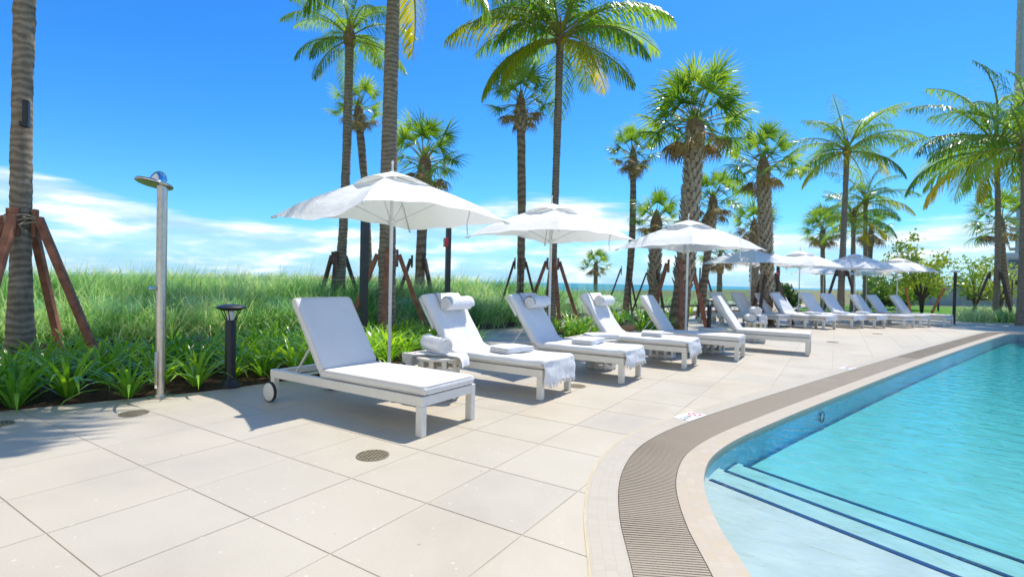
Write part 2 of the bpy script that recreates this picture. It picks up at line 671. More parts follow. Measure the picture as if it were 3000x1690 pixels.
M['black'] = simple('black_powder_coat', (0.018, 0.020, 0.024), 0.42, var=0.2)
M['bronze'] = simple('dark_bronze_post', (0.03, 0.03, 0.032), 0.4, var=0.2)
M['red'] = simple('red_enamel', (0.55, 0.02, 0.03), 0.35)
M['timber'] = simple('redwood_brace', (0.28, 0.115, 0.068), 0.75, var=0.4, scale=7, bump=0.004)
M['dtimber'] = simple('weathered_brace', (0.10, 0.062, 0.048), 0.8, var=0.3, scale=7, bump=0.004)
M['orange'] = simple('fresh_cedar_stake', (0.42, 0.16, 0.05), 0.7, var=0.2)
M['rope'] = simple('jute_rope', (0.45, 0.37, 0.24), 0.9, bump=0.01, bscale=200)
M['brass'] = simple('drain_brass', (0.30, 0.25, 0.17), 0.45, 0.5, var=0.15, scale=30)
M['dark'] = simple('drain_hole', (0.02, 0.017, 0.012), 0.9)
M['marker'] = simple('white_marker_tile', (0.78, 0.80, 0.82), 0.35, var=0.03)
M['ink'] = simple('black_print', (0.02, 0.02, 0.025), 0.5)
M['redink'] = simple('red_print', (0.60, 0.10, 0.12), 0.5)
M['glass'] = glass_mat()
M['wall'] = simple('grey_garden_wall', (0.46, 0.48, 0.42), 0.85, var=0.08, scale=0.6)
M['tower'] = simple('tower_concrete', (0.62, 0.57, 0.49), 0.85, var=0.06, scale=0.05)
M['slab'] = simple('balcony_slab', (0.70, 0.67, 0.62), 0.8)
M['pane'] = simple('window_pane', (0.10, 0.15, 0.19), 0.12)
M['coco_trunk'] = trunk_mat('coconut_bark', (0.145, 0.115, 0.082), (0.27, 0.222, 0.165), (0.42, 0.36, 0.275), 22)
M['sabal_trunk'] = trunk_mat('cabbage_palm_bark', (0.13, 0.09, 0.06), (0.28, 0.21, 0.145), (0.42, 0.34, 0.25), 10)
M['boot'] = simple('leaf_boot', (0.38, 0.31, 0.22), 0.9, var=0.35, scale=14)
M['fibre'] = simple('crown_fibre', (0.24, 0.15, 0.085), 0.95, var=0.4, scale=14)
M['rachis'] = leaf_mat('frond_rib', [(0.22, 0.26, 0.05), (0.34, 0.30, 0.08)], 0.5, 0.1)
M['frond'] = leaf_mat('frond_green', [(0.10, 0.22, 0.03), (0.18, 0.35, 0.05), (0.34, 0.52, 0.08)], 0.28, 0.5)
M['frond_y'] = leaf_mat('frond_yellowing', [(0.22, 0.33, 0.02), (0.38, 0.42, 0.03), (0.55, 0.46, 0.04)], 0.4, 0.5, (1.6, 1.4, 0.3))
M['fan'] = leaf_mat('fan_leaf_green', [(0.09, 0.20, 0.03), (0.17, 0.33, 0.05), (0.32, 0.48, 0.09)], 0.28, 0.48)
M['fan_b'] = leaf_mat('fan_leaf_dry', [(0.20, 0.13, 0.05), (0.32, 0.22, 0.09), (0.40, 0.30, 0.13)], 0.7, 0.25, (1.2, 1.1, 0.7))
M['lily'] = leaf_mat('lily_leaf', [(0.09, 0.25, 0.025), (0.19, 0.42, 0.045), (0.40, 0.66, 0.08)], 0.22, 0.48)
M['dune'] = leaf_mat('dune_grass', [(0.09, 0.24, 0.06), (0.19, 0.42, 0.13), (0.37, 0.60, 0.28), (0.60, 0.76, 0.48), (0.74, 0.72, 0.50)], 0.5, 0.5, (1.2, 1.2, 0.6), attr='tone')
M['shrub'] = leaf_mat('sea_grape_leaf', [(0.22, 0.35, 0.05), (0.42, 0.52, 0.09), (0.66, 0.64, 0.13)], 0.35, 0.35)
M['shrub_d'] = leaf_mat('dark_shrub_leaf', [(0.05, 0.12, 0.03), (0.10, 0.21, 0.05), (0.18, 0.31, 0.08)], 0.4, 0.3)
M['edge'] = simple('glass_edge', (0.62, 0.78, 0.72), 0.15)
M['flower'] = simple('white_petal', (0.80, 0.80, 0.74), 0.6)
M['wildflower'] = simple('yellow_petal', (0.75, 0.42, 0.02), 0.6)


def sea_mat():
    t = NT('sea_water')
    geo = t.n('ShaderNodeNewGeometry')
    n = t.n('ShaderNodeTexNoise')
    n.inputs['Scale'].default_value = 0.004
    n.inputs['Detail'].default_value = 5
    t.l(geo.outputs['Position'], n.inputs['Vector'])
    c = t.ramp(n.outputs[0], [(0.35, (0.03, 0.22, 0.30)), (0.65, (0.06, 0.36, 0.38))])
    w = t.n('ShaderNodeTexNoise')
    w.inputs['Scale'].default_value = 0.6
    w.inputs['Detail'].default_value = 4
    t.l(geo.outputs['Position'], w.inputs['Vector'])
    return t.done(t.princ(c, 0.35, 0, t.bump(w.outputs[0], 0.6, 0.6), 0.3))


M['sea'] = sea_mat()


# ------------------------------------------------------------------ plan curves
def catmull(pts, n=8):
    out = []
    P = [Vector(p) for p in pts]
    P = [2 * P[0] - P[1]] + P + [2 * P[-1] - P[-2]]
    for i in range(1, len(P) - 2):
        a, b, c, d = P[i - 1:i + 3]
        for k in range(n):
            t = k / n
            out.append(0.5 * ((2 * b) + (c - a) * t + (2 * a - 5 * b + 4 * c - d) * t * t + (3 * b - a - 3 * c + d) * t ** 3))
    out.append(P[-2])
    return out


EDGE_CTRL = [(3.2, -0.9), (1.5, -0.1), (0.55, 0.95), (0.05, 1.68), (-0.27, 2.32), (-0.47, 2.72), (-0.63, 3.16),
             (-0.705, 3.6), (-0.69, 3.98), (-0.61, 4.42), (-0.46, 5.0), (-0.17, 6.03), (0.64, 8.79), (1.48, 11.55),
             (2.72, 15.5), (3.95, 19.3), (4.35, 20.2), (5.0, 20.75), (6.2, 20.9), (9, 20.7), (12, 20.4)]
EDGE = catmull(EDGE_CTRL, 10)
ELEN = [0.0]
for a, b in zip(EDGE, EDGE[1:]):
    ELEN.append(ELEN[-1] + (b - a).length)


def normals(line):
    """unit normal pointing to the left of travel = out of the pool"""
    ns = []
    for i in range(len(line)):
        d = (line[min(i + 1, len(line) - 1)] - line[max(i - 1, 0)]).normalized()
        ns.append(Vector((-d.y, d.x)))
    return ns


ENRM = normals(EDGE)
MIDB = [p + n * 0.58 for p, n in zip(EDGE, ENRM)]


def edge_at(s):
    s = max(0.0, min(s, ELEN[-1] - 1e-4))
    lo, hi = 0, len(ELEN) - 1
    while hi - lo > 1:
        m = (lo + hi) // 2
        if ELEN[m] <= s:
            lo = m
        else:
            hi = m
    t = (s - ELEN[lo]) / (ELEN[hi] - ELEN[lo])
    p = EDGE[lo].lerp(EDGE[hi], t)
    n = ENRM[lo].lerp(ENRM[hi], t).normalized()
    return p, n


def sheet(name, poly, z, mat, kind='structure', parent=None, thick=0):
    bm = bmesh.new()
    vs = [bm.verts.new((p[0], p[1], z)) for p in poly]
    f = bm.faces.new(vs)
    if f.normal.z < 0:
        f.normal_flip()
    f.normal_update()
    if f.normal.z < 0:
        f.normal_flip()
    if thick:
        r = bmesh.ops.extrude_face_region(bm, geom=[f])
        for v in [g for g in r['geom'] if isinstance(g, bmesh.types.BMVert)]:
            v.co.z -= thick
    bmesh.ops.recalc_face_normals(bm, faces=bm.faces)
    bmesh.ops.triangulate(bm, faces=bm.faces)
    me = bpy.data.meshes.new(name)
    bm.to_mesh(me)
    bm.free()
    me.materials.append(mat)
    o = link(name, me, parent)
    if kind and not parent:
        o['kind'] = kind
    return o


def strip(name, o0, o1, z, mat, drop=0.03, s0=0.0, s1=None):
    """band along the pool edge between offsets o0 and o1, uv in metres"""
    me = bpy.data.meshes.new(name)
    vs, fs, uv = [], [], []
    n = len(EDGE)
    prof = [(o0, z - drop), (o0, z), ((o0 + o1) / 2, z + 0.0005), (o1, z), (o1, z - drop)]
    for i in range(n):
        for o, zz_ in prof:
            p = EDGE[i] + ENRM[i] * o
            vs.append((p.x, p.y, zz_))
            uv.append((ELEN[i], o + (zz_ - z)))
    k = len(prof)
    for i in range(n - 1):
        for j in range(k - 1):
            fs.append((i * k + j, (i + 1) * k + j, (i + 1) * k + j + 1, i * k + j + 1))
    me.from_pydata(vs, [], fs)
    ul = me.uv_layers.new(name='UVMap')
    for lp in me.loops:
        ul.data[lp.index].uv = uv[lp.vertex_index]
    me.materials.append(mat)
    me.update()
    return link(name, me)


# ------------------------------------------------------------------ pool
O_IN, O_GR, O_OUT = 0.16, 0.49, 0.66
tag(strip('pool_coping', 0.0, O_IN, 0.004, M['coping'], 0.06), kind='structure')
tag(strip('mosaic_border', O_GR, O_OUT, 0.004, M['band'], 0.06), kind='structure')
tag(strip('border_trim', O_OUT, O_OUT + 0.012, 0.003, M['trim'], 0.03), kind='structure')
tag(strip('gutter_channel', O_IN - 0.01, O_GR + 0.01, -0.05, M['gutter'], 0.02), kind='structure')

POOL = [(p.x, p.y) for p in EDGE] + [(14, 20), (14, -2), (6, -2)]
FLOOR_Z = -0.26
sheet('pool_floor', [(p.x - n.x * -0.02, p.y - n.y * -0.02) for p, n in zip(EDGE, ENRM)] + [(14, 20), (14, -2), (6, -2)], FLOOR_Z, M['plaster'])
wb = MB()
nE = len(EDGE)
wb.grid([[(p.x, p.y, z) for p in EDGE] for z in (-0.055, -0.15, FLOOR_Z - 0.02)])
wl = wb.build('pool_wall', M['pooltile'], None, True)
wl['kind'] = 'structure'
wt = sheet('pool_water', [(p.x + n.x * 0.05, p.y + n.y * 0.05) for p, n in zip(EDGE, ENRM)] + [(14.2, 20), (14.2, -2.2), (6, -2.2)], -0.022, M['water'], thick=0.6)


def clip_half(poly, a, b):
    """keep the part of poly to the right of a->b"""
    a, b = Vector(a), Vector(b)
    d = b - a
    out = []

    def side(p):
        return d.x * (p[1] - a.y) - d.y * (p[0] - a.x)
    for i in range(len(poly)):
        p, q = poly[i], poly[(i + 1) % len(poly)]
        sp, sq = side(p), side(q)
        if sp <= 0:
            out.append(p)
        if (sp <= 0) != (sq <= 0):
            t = sp / (sp - sq)
            out.append((p[0] + (q[0] - p[0]) * t, p[1] + (q[1] - p[1]) * t))
    return out


STEPS = [((-0.698, 3.50), (0.479, 2.94), -0.050), ((-0.68, 3.92), (0.712, 3.233), -0.115), ((-0.61, 4.32), (0.851, 3.62), -0.180)]
INNER = [(p.x + n.x * 0.015, p.y + n.y * 0.015) for p, n in zip(EDGE, ENRM)] + [(13.9, 19.9), (13.9, -1.9), (6, -1.9)]
steps_o = empty('pool_steps', (0.5, 3.2, FLOOR_Z))
tag(steps_o, 'three pale underwater steps with dark blue edge tiles', 'steps')
for (a, b, z) in STEPS:
    d = (Vector(b) - Vector(a)).normalized()
    nrm = Vector((-d.y, d.x))
    a2 = Vector(a) - d * 3
    b2 = Vector(b) + d * 16
    ply = clip_half(INNER, a2, b2)
    st_o = sheet('step', ply, z, M['plaster'], parent=steps_o, thick=0.34)
    st_o.location = (-0.5, -3.2, -FLOOR_Z)
    # nosing tiles let into the edge of the tread
    w = 0.032
    a3 = Vector(a) + d * 0.05
    b3 = Vector(b) + d * 9
    nb = MB()
    c0 = (a3 + b3) / 2 - nrm * (w / 2 - 0.006)
    m = Matrix(((d.x, nrm.x, 0), (d.y, nrm.y, 0), (0, 0, 1)))
    nb.box((c0.x - 0.5, c0.y - 3.2, z - 0.02 - FLOOR_Z), ((b3 - a3).length / 2, w / 2, 0.025), m)
    nb.build('nosing', M['bluetile'], steps_o)
# round lamp in the pool wall
pp, pn = edge_at(0)
best = min(range(nE), key=lambda i: (EDGE[i] - Vector((-0.11, 6.26))).length)
lp, ln = EDGE[best], ENRM[best]
plight = empty('pool_lamp', (lp.x, lp.y, -0.14), math.atan2(-ln.y, -ln.x))
tag(plight, 'round underwater lamp set in the blue pool wall', 'lamp')
mbx = MB()
ring = [(0.015, 0.055 * math.cos(t), 0.055 * math.sin(t)) for t in np.linspace(0, 2 * PI, 25)]
mbx.tube(ring, 0.008, 6, False)
mbx.build('rim', M['black'], plight, True)
mbx = MB()
mbx.tube([(0.0, 0, 0), (0.012, 0, 0)], 0.05, 20)
mbx.build('lens', M['marker'], plight)

# gutter grating: slats across the channel on long rails
grate = empty('gutter_grate', (0, 0, 0))
tag(grate, 'taupe slatted overflow grating curving along the pool edge', 'grating')
sb = MB()
sb.box((0, 0, 0), ((O_GR - O_IN) / 2 - 0.004, 0.0065, 0.009))
slat_me = sb.mesh('slat', M['grate'])
pitch = 0.0205
s0 = 3.5
rest = MB()
cnt = 0
sv_ = s0
cand = []
while sv_ < ELEN[-1] - 2:
    p, n = edge_at(sv_)
    c = p + n * (O_IN + O_GR) / 2
    dep = c.x * F2.x + c.y * F2.y
    lat = (c.x * R2.x + c.y * R2.y) / max(dep, 0.01)
    if dep > 1.0 and abs(lat) < 1.08:
        cand.append((dep, c, n))
    sv_ += pitch * (1 if dep < 9 else 1.6)
cand.sort(key=lambda t: t[0])
for i, (dep, c, n) in enumerate(cand):
    ang = math.atan2(n.y, n.x)
    if i < 300:
        link('slat', slat_me, grate, (c.x, c.y, -0.006), (0, 0, ang))
    else:
        m = Matrix.Rotation(ang, 3, 'Z')
        rest.box((c.x, c.y, -0.006), ((O_GR - O_IN) / 2 - 0.004, 0.0065, 0.009), m)
tag(rest.build('far_slats', M['grate'], grate), kind='stuff')
for k in range(9):
    o = O_IN + 0.02 + k * (O_GR - O_IN - 0.04) / 8
    rb = MB()
    pts = [(p.x + n.x * o, p.y + n.y * o) for p, n in zip(EDGE, ENRM)]
    hw = 0.006
    rows = []
    for p, n in zip(EDGE, ENRM):
        rows.append([(p.x + n.x * (o - hw), p.y + n.y * (o - hw), -0.03), (p.x + n.x * (o - hw), p.y + n.y * (o - hw), -0.0045),
                     (p.x + n.x * (o + hw), p.y + n.y * (o + hw), -0.0045), (p.x + n.x * (o + hw), p.y + n.y * (o + hw), -0.03)])
    rb.grid(rows)
    rb.build('rail', M['grate'], grate)

# ------------------------------------------------------------------ deck
BEDLINE = catmull([(-6.3, -4), (-6.1, 0.6), (-6.0, 1.34), (-5.85, 1.75), (-5.62, 2.37), (-5.47, 2.8), (-5.38, 3.41), (-5.27, 4.05), (-5.12, 5.0), (-5.0, 6.0), (-5.05, 6.8)], 6)
sheet('joint_bed', [(p.x, p.y) for p in MIDB] + [(12, 45), (-14, 45), (-14, -6), (3, -6)], -0.0035, M['grout'])
deck = empty('pool_deck', (0, 0, 0))
deck['kind'] = 'structure'
GX0, GDX, GY0, GDY = -3.637, 0.6013, 0.2092, 0.6214
gap = 0.0028


def tile_mesh(name, w, h):
    b = MB()
    b.box((0, 0, -0.01), (w / 2, h / 2, 0.01))
    return b.mesh(name, M['tile'], bevel=0.0022)


TILE = tile_mesh('tile', GDX - 2 * gap, GDY - 2 * gap)


def near_mid(c):
    i = min(range(0, nE), key=lambda k: (MIDB[k] - c).length_squared)
    return i


far_t = MB()
tiles = []
for ix in range(-14, 22):
    for iy in range(-16, 44):
        cx = GX0 + (ix + 0.5) * GDX
        cy = GY0 + (iy + 0.5) * GDY
        c = Vector((cx, cy))
        dep = c.x * F2.x + c.y * F2.y
        lat = (c.x * R2.x + c.y * R2.y) / max(dep, 0.3)
        if cx < -6.6 and not (6.5 < cy < 11.5):
            continue
        if cx < -8.0:
            continue
        if cx > 1.0 and cy < -0.6:
            continue
        i = near_mid(c)
        sd = (c - MIDB[i]).dot(ENRM[i])
        if sd < -0.45:
            continue
        tiles.append((dep, cx, cy, i, sd))
tiles.sort()
for k, (dep, cx, cy, i, sd) in enumerate(tiles):
    seen = dep > 0.6 and abs(cx * R2.x + cy * R2.y) / max(dep, 0.3) < 1.3
    if sd < 0.46:
        bm = bmesh.new()
        bm.from_mesh(TILE)
        # cut along the border
        p0, n0 = MIDB[i], ENRM[i]
        r = bmesh.ops.bisect_plane(bm, geom=bm.verts[:] + bm.edges[:] + bm.faces[:], plane_co=(p0.x - cx, p0.y - cy, 0), plane_no=(-n0.x, -n0.y, 0), clear_outer=True)
        if len(bm.faces) < 4:
            bm.free()
            continue
        me = bpy.data.meshes.new('tile')
        bm.to_mesh(me)
        bm.free()
        me.materials.append(M['tile'])
    else:
        me = TILE
    if seen and len(deck.children) < 299 and dep < 13:
        o = link('tile', me, deck, (cx, cy, random.uniform(-0.0006, 0.0006)))
    else:
        far_t.add([(v.co.x + cx, v.co.y + cy, v.co.z) for v in me.vertices], [tuple(p.vertices) for p in me.polygons])
tag(far_t.build('far_tiles', M['tile'], deck), kind='stuff')

# land: one sheet of sand under everything, the sea beyond
FENCE = catmull([(-11.0, -5), (-10.4, 0), (-9.95, 2.7), (-8.9, 6.2), (-7.75, 9.2), (-7.3, 11), (-7.3, 14), (-7.7, 18), (-8.0, 23), (-7.0, 29), (-3.5, 36)], 6)


def fence_x(y):
    """x of the fence line at y"""
    best_ = FENCE[0].x
    for a, b_ in zip(FENCE, FENCE[1:]):
        if min(a.y, b_.y) <= y <= max(a.y, b_.y):
            return a.x + (b_.x - a.x) * (y - a.y) / (b_.y - a.y)
    return best_ if y < FENCE[0].y else FENCE[-1].x


def land_z(x, y):
    """dune height"""
    t = min(1, max(0, (fence_x(y) - 0.1 - x) / 2.6))
    base = (0.36 + 0.26 * min(1, max(0, (y - 4) / 8))) * min(1, max(0, (30 - y) / 12)) + 0.06
    n = 0.10 * math.sin(x * 0.55 + 1.3) * math.cos(y * 0.43) + 0.06 * math.sin(x * 1.7 + y * 1.1)
    far = min(1, max(0, (-x - 30) / 25))
    return -0.03 + t * (base + n) * (1 - far) - far * 3.6


lm = MB()
xs = np.concatenate([np.linspace(-120, -40, 17), np.linspace(-38, -8, 46)])
ys = np.concatenate([np.linspace(-60, -8, 14), np.linspace(-6, 40, 60), np.linspace(44, 400, 30)])
lm.grid([[(float(x), float(y), land_z(x, y)) for y in ys] for x in xs])
o = lm.build('dune_ground', M['sand'], None, True)
o['kind'] = 'structure'
sheet('land', [(-8.0, -60), (400, -60), (400, 600), (-8.0, 600)], -0.06, M['sand'])
sheet('sea', [(-24000, -24000), (24000, -24000), (24000, 24000), (-24000, 24000)], -3.4, M['sea'])
# keep the low sheet out of the pool: the basin is lined below by its own floor
lo = bpy.data.objects['land']
bm = bmesh.new()
px = [(p.x + n.x * 0.3, p.y + n.y * 0.3) for p, n in zip(EDGE, ENRM)]
outer = [(-8.0, -60), (400, -60), (400, 600), (-8.0, 600)]
ring_pts = px + [(14.5, 20.6), (14.5, -2.6), (3.4, -2.6)]
ov = [bm.verts.new((x, y, -0.06)) for x, y in outer]
iv = [bm.verts.new((x, y, -0.06)) for x, y in ring_pts]
es = [bm.edges.new((ov[i], ov[(i + 1) % 4])) for i in range(4)]
es += [bm.edges.new((iv[i], iv[(i + 1) % len(iv)])) for i in range(len(iv))]
bmesh.ops.triangle_fill(bm, use_beauty=True, use_dissolve=False, edges=es)
kill = []
for f in bm.faces:
    c = f.calc_center_median()
    ins = False
    j = len(ring_pts) - 1
    for i in range(len(ring_pts)):
        xi, yi = ring_pts[i]
        xj, yj = ring_pts[j]
        if (yi > c.y) != (yj > c.y) and c.x < (xj - xi) * (c.y - yi) / (yj - yi) + xi:
            ins = not ins
        j = i
    if ins:
        kill.append(f)
bmesh.ops.delete(bm, geom=kill, context='FACES')
bmesh.ops.recalc_face_normals(bm, faces=bm.faces)
bm.to_mesh(lo.data)
bm.free()
jb = bpy.data.objects['joint_bed']

BED1 = [(p.x, p.y) for p in BEDLINE] + [(-5.4, 7.3), (-6.4, 7.8), (-7.9, 7.9), (-8.2, 5), (-8.7, 2), (-9.3, -4)]
BED2 = [(p.x, p.y) for p in catmull([(-5.9, 10.2), (-5.2, 9.6), (-4.4, 9.3), (-3.8, 9.8), (-3.45, 11), (-3.3, 12.6), (-3.4, 14), (-4.0, 16), (-4.6, 18), (-4.8, 21), (-3.6, 25), (-1.5, 28)], 5)] + [(-2.6, 30), (-5, 27), (-6.4, 21), (-6.2, 15), (-6.1, 12)]


def mound(name, poly, z):
    o_ = sheet(name, poly, z, M['mulch'], thick=0.05)
    return o_


mound('planting_bed', BED1, 0.018)
mound('planting_bed', BED2, 0.018)
sheet('path', [(p.x - 0.1, p.y) for p in FENCE] + [(-1, 36), (-2.5, 29), (-5.4, 27), (-6.3, 21), (-6.1, 15), (-6.0, 12), (-5.9, 10), (-7.5, 7.9), (-8.1, 5), (-8.6, 2), (-9.2, -5)], -0.001, M['path'])

# ------------------------------------------------------------------ glass fence
fence = empty('glass_fence', (FENCE[0].x, FENCE[0].y, 0))
tag(fence, 'frameless clear glass fence standing in a dark base channel before the dune', 'fence')
fl = [0.0]
for a, b in zip(FENCE, FENCE[1:]):
    fl.append(fl[-1] + (b - a).length)


def fence_at(s):
    for i in range(len(fl) - 1):
        if fl[i + 1] >= s:
            t = (s - fl[i]) / (fl[i + 1] - fl[i])
            return FENCE[i].lerp(FENCE[i + 1], t)
    return FENCE[-1]


s_ = 0.0
fo = Vector((FENCE[0].x, FENCE[0].y))
while s_ + 1.45 < fl[-1]:
    a, b = fence_at(s_), fence_at(s_ + 1.45)
    d = (b - a).normalized()
    a2, b2 = a + d * 0.01 - fo, b - d * 0.01 - fo
    pm = MB()
    pm.bar((a2.x, a2.y, 0.63), (b2.x, b2.y, 0.63), 0.013, 1.06)
    pm.build('glass_panel', M['glass'], fence)
    ge = MB()
    ge.bar((a2.x, a2.y, 1.1625), (b2.x, b2.y, 1.1625), 0.0125, 0.004)
    ge.build('polished_edge', M['edge'], fence)
    cm = MB()
    cm.bar((a2.x - d.x * 0.01, a2.y - d.y * 0.01, 0.06), (b2.x + d.x * 0.01, b2.y + d.y * 0.01, 0.06), 0.09, 0.13)
    cm.build('base_channel', M['bronze'], fence, bevel=0.004)
    s_ += 1.45


# ------------------------------------------------------------------ loungers
def rrect(w, h, r, n=5):
    """rounded rectangle points (y, z) centred"""
    out = []
    for (cx, cz, a0) in ((w / 2 - r, h / 2 - r, 0), (-w / 2 + r, h / 2 - r, 90), (-w / 2 + r, -h / 2 + r, 180), (w / 2 - r, -h / 2 + r, 270)):
        for k in range(n + 1):
            a = math.radians(a0 + 90 * k / n)
            out.append((cx + r * math.cos(a), cz + r * math.sin(a)))
    return out


def pad_mesh(name, L, w, h, mat, crown=0.012, seedv=0, bow=0.0):
    """upholstered pad along +x from 0 to L, its underside on z=0"""
    rnd = random.Random(seedv)
    rows = []
    xs_ = [0, 0.006, 0.02, 0.045, 0.09] + [0.09 + (L - 0.18) * k / 10 for k in range(1, 10)] + [L - 0.09, L - 0.045, L - 0.02, L - 0.006, L]
    rr = 0.032
    for x in xs_:
        e = min(x, L - x)
        sh = math.sqrt(max(0, 1 - (1 - min(1, e / 0.04)) ** 2))
        sh = 0.35 + 0.65 * sh
        hh = h * sh
        ww = w - (1 - sh) * 0.05
        sec = rrect(ww, hh, min(rr, hh * 0.48))
        row = []
        for (y, z) in sec:
            k = 1 - (2 * y / w) ** 4
            zz_ = z + h / 2 + (crown * k * (4 * e / L if e < L / 4 else 1) if z > 0 else 0)
            zz_ += 0.0025 * math.sin(x * 9 + y * 7 + seedv)
            row.append((x, y, zz_ + bow * x * (L - x)))
        row.append(row[0])
        rows.append(row)
    b = MB()
    b.grid(rows)
    n = len(rows[0]) - 1
    b.f.append(tuple(range(n)))
    b.f.append(tuple((len(rows) - 1) * (n + 1) + k for k in range(n))[::-1])
    me = b.mesh(name, mat, True)
    bm = bmesh.new()
    bm.from_mesh(me)
    bmesh.ops.remove_doubles(bm, verts=bm.verts, dist=1e-5)
    bmesh.ops.recalc_face_normals(bm, faces=bm.faces)
    bm.to_mesh(me)
    bm.free()
    return me


LW = 0.68
LL = 1.95
HX = -1.23          # hinge, measured from the foot end
BANG = math.radians(56)
SEAT_ME = pad_mesh('seat_cushion', 1.24, LW - 0.03, 0.075, M['cushion'], 0.014, 1)
BACK_ME = pad_mesh('back_cushion', 0.76, LW - 0.03, 0.07, M['cushion'], 0.010, 2)


def pipe_mesh(L, w, h):
    b = MB()
    for z in (0.013, h - 0.006):
        c_ = 0.05
        pts = []
        for (cx, cy, a0) in ((L - c_, w / 2 - c_, 0), (c_, w / 2 - c_, 90), (c_, -w / 2 + c_, 180), (L - c_, -w / 2 + c_, 270)):
            for k in range(6):
                a = math.radians(a0 + 90 * k / 5)
                rr = c_ - (0.002 if z < 0.03 else 0.008)
                pts.append((cx + rr * math.cos(a), cy + rr * math.sin(a), z))
        pts.append(pts[0])
        b.tube(pts, 0.0042, 5, False)
    return b.mesh('piping', M['cushion'], True)


PIPE_S = pipe_mesh(1.24, LW - 0.03, 0.075)
PIPE_B = pipe_mesh(0.76, LW - 0.03, 0.07)


def make_lounger():
    r = empty('sun_lounger')
    y0 = LW / 2 - 0.03
    for sgn in (-1, 1):
        b = MB()
        b.box((-LL / 2, sgn * y0, 0.272), (LL / 2, 0.028, 0.038))
        b.build('side_rail', M['white'], r, bevel=0.005)
        b = MB()
        b.box((-0.033, sgn * y0, 0.118), (0.033, 0.0275, 0.116))
        b.build('leg', M['white'], r, bevel=0.005)
        b = MB()
        b.box((-0.033, sgn * y0, 0.006), (0.026, 0.022, 0.006))
        b.build('foot_cap', M['tire'], r)
        b = MB()
        b.box((-LL + 0.035, sgn * y0, 0.135), (0.030, 0.027, 0.099))
        b.build('leg', M['white'], r, bevel=0.005)
        w = empty('wheel', (-LL + 0.02, sgn * (y0 + 0.042), 0.098), 0, r)
        b = MB()
        b.tube([(0, -0.013, 0), (0, 0.013, 0)], 0.096, 28)
        b.build('tyre', M['tire'], w, True, 0.6, 0.003)
        b = MB()
        b.tube([(0, -0.016, 0), (0, 0.016, 0)], 0.086, 28)
        b.build('hub', M['white'], w, True, 0.6, 0.002)
    b = MB()
    b.box((-0.028, 0, 0.272), (0.0275, y0 - 0.029, 0.0375))
    b.build('end_rail', M['white'], r, bevel=0.005)
    b = MB()
    b.box((-LL + 0.03, 0, 0.272), (0.0275, y0 - 0.029, 0.03))
    b.build('end_rail', M['white'], r, bevel=0.005)
    b = MB()
    for k in range(9):
        b.box((-0.14 - k * 0.135, 0, 0.292), (0.03, y0 - 0.029, 0.008))
    b.build('seat_slats', M['white'], r)
    # back frame and prop
    u = Vector((-math.cos(BANG), 0, math.sin(BANG)))
    nrm = Vector((math.sin(BANG), 0, math.cos(BANG)))
    base = Vector((HX - 0.01, 0, 0.315))
    b = MB()
    for sgn in (-1, 1):
        p = base + Vector((0, sgn * (y0 - 0.03), 0))
        b.bar(p, p + u * 0.70, 0.03, 0.022, nrm)
    for k in range(6):
        p = base + u * (0.06 + 0.125 * k)
        b.bar(p - Vector((0, y0 - 0.046, 0)), p + Vector((0, y0 - 0.046, 0)), 0.05, 0.010, nrm)
    b.build('back_frame', M['white'], r)
    b = MB()
    for sgn in (-1, 1):
        p = base + u * 0.34 + Vector((0, sgn * (y0 - 0.06), 0))
        b.bar(p, (HX - 0.46, sgn * (y0 - 0.06), 0.27), 0.018, 0.012)
    b.bar((HX - 0.46, -(y0 - 0.03), 0.262), (HX - 0.46, y0 - 0.03, 0.262), 0.02, 0.02)
    b.build('prop', M['white'], r)
    sc_ = link('seat_cushion', SEAT_ME, r, (HX - 0.005, 0, 0.312))
    link('piping', PIPE_S, sc_)
    c = link('back_cushion', BACK_ME, r, base + nrm * 0.012 + u * 0.03, (0, -(PI - BANG), 0))
    # the pad lies on the back frame, face towards the sitter
    m = Matrix((u, Vector((0, 1, 0)), Vector((0, 0, 0)))).to_4x4()
    xa, za = u, nrm
    ya = za.cross(xa)
    c.rotation_euler = Matrix((xa, ya, za)).transposed().to_euler()
    link('piping', PIPE_B, c)
    return r


lounger0 = make_lounger()
used = [False]
LABELS_L = [
    (-2.625, 3.235, 0, 'nearest bare grey cushioned lounger with white wheel, under the first parasol'),
    (-2.49, 4.86, 0, 'towel-covered lounger beside the side table with the rolled towel'),
    (-2.13, 6.21, 0, 'towel-covered lounger with shaded backrest under the second parasol, fringed foot end'),
    (-1.79, 7.83, 0, 'towel-covered lounger just before the bare shaded lounger, backrest in full sun'),
    (-1.30, 9.19, 0, 'bare lounger with shaded seat and a sunlit foot end, under the third parasol'),
    (-0.38, 10.76, 0, 'bare sunlit lounger standing farthest out from the near row, thin shadow beneath'),
]
rz_far = math.radians(-27)
FARL = [(2232, 15.2, 'shaded bare lounger directly behind the side table with towel rolls'),
        (2303, 15.2, 'bare lounger of the far row with a dappled sunlit backrest'),
        (2381, 15.2, 'grey shaded lounger of the far row next after the dappled one'),
        (2435, 15.0, 'towel-covered lounger of the far row with a bright towel over its top'),
        (2517, 15.6, 'towel-covered lounger of the far row in front of the tall coconut trunk'),
        (2582, 15.9, 'lounger of the far row with sunlit back stripe and white towel at its foot'),
        (2668, 16.2, 'bare lounger of the far row with a dark shaded back and sunlit seat'),
        (2716, 16.7, 'second last lounger of the far row before the black lamp post'),
        (2784, 17.2, 'last lounger of the far row, low in shade at the black lamp post')]
LOUNGERS = []
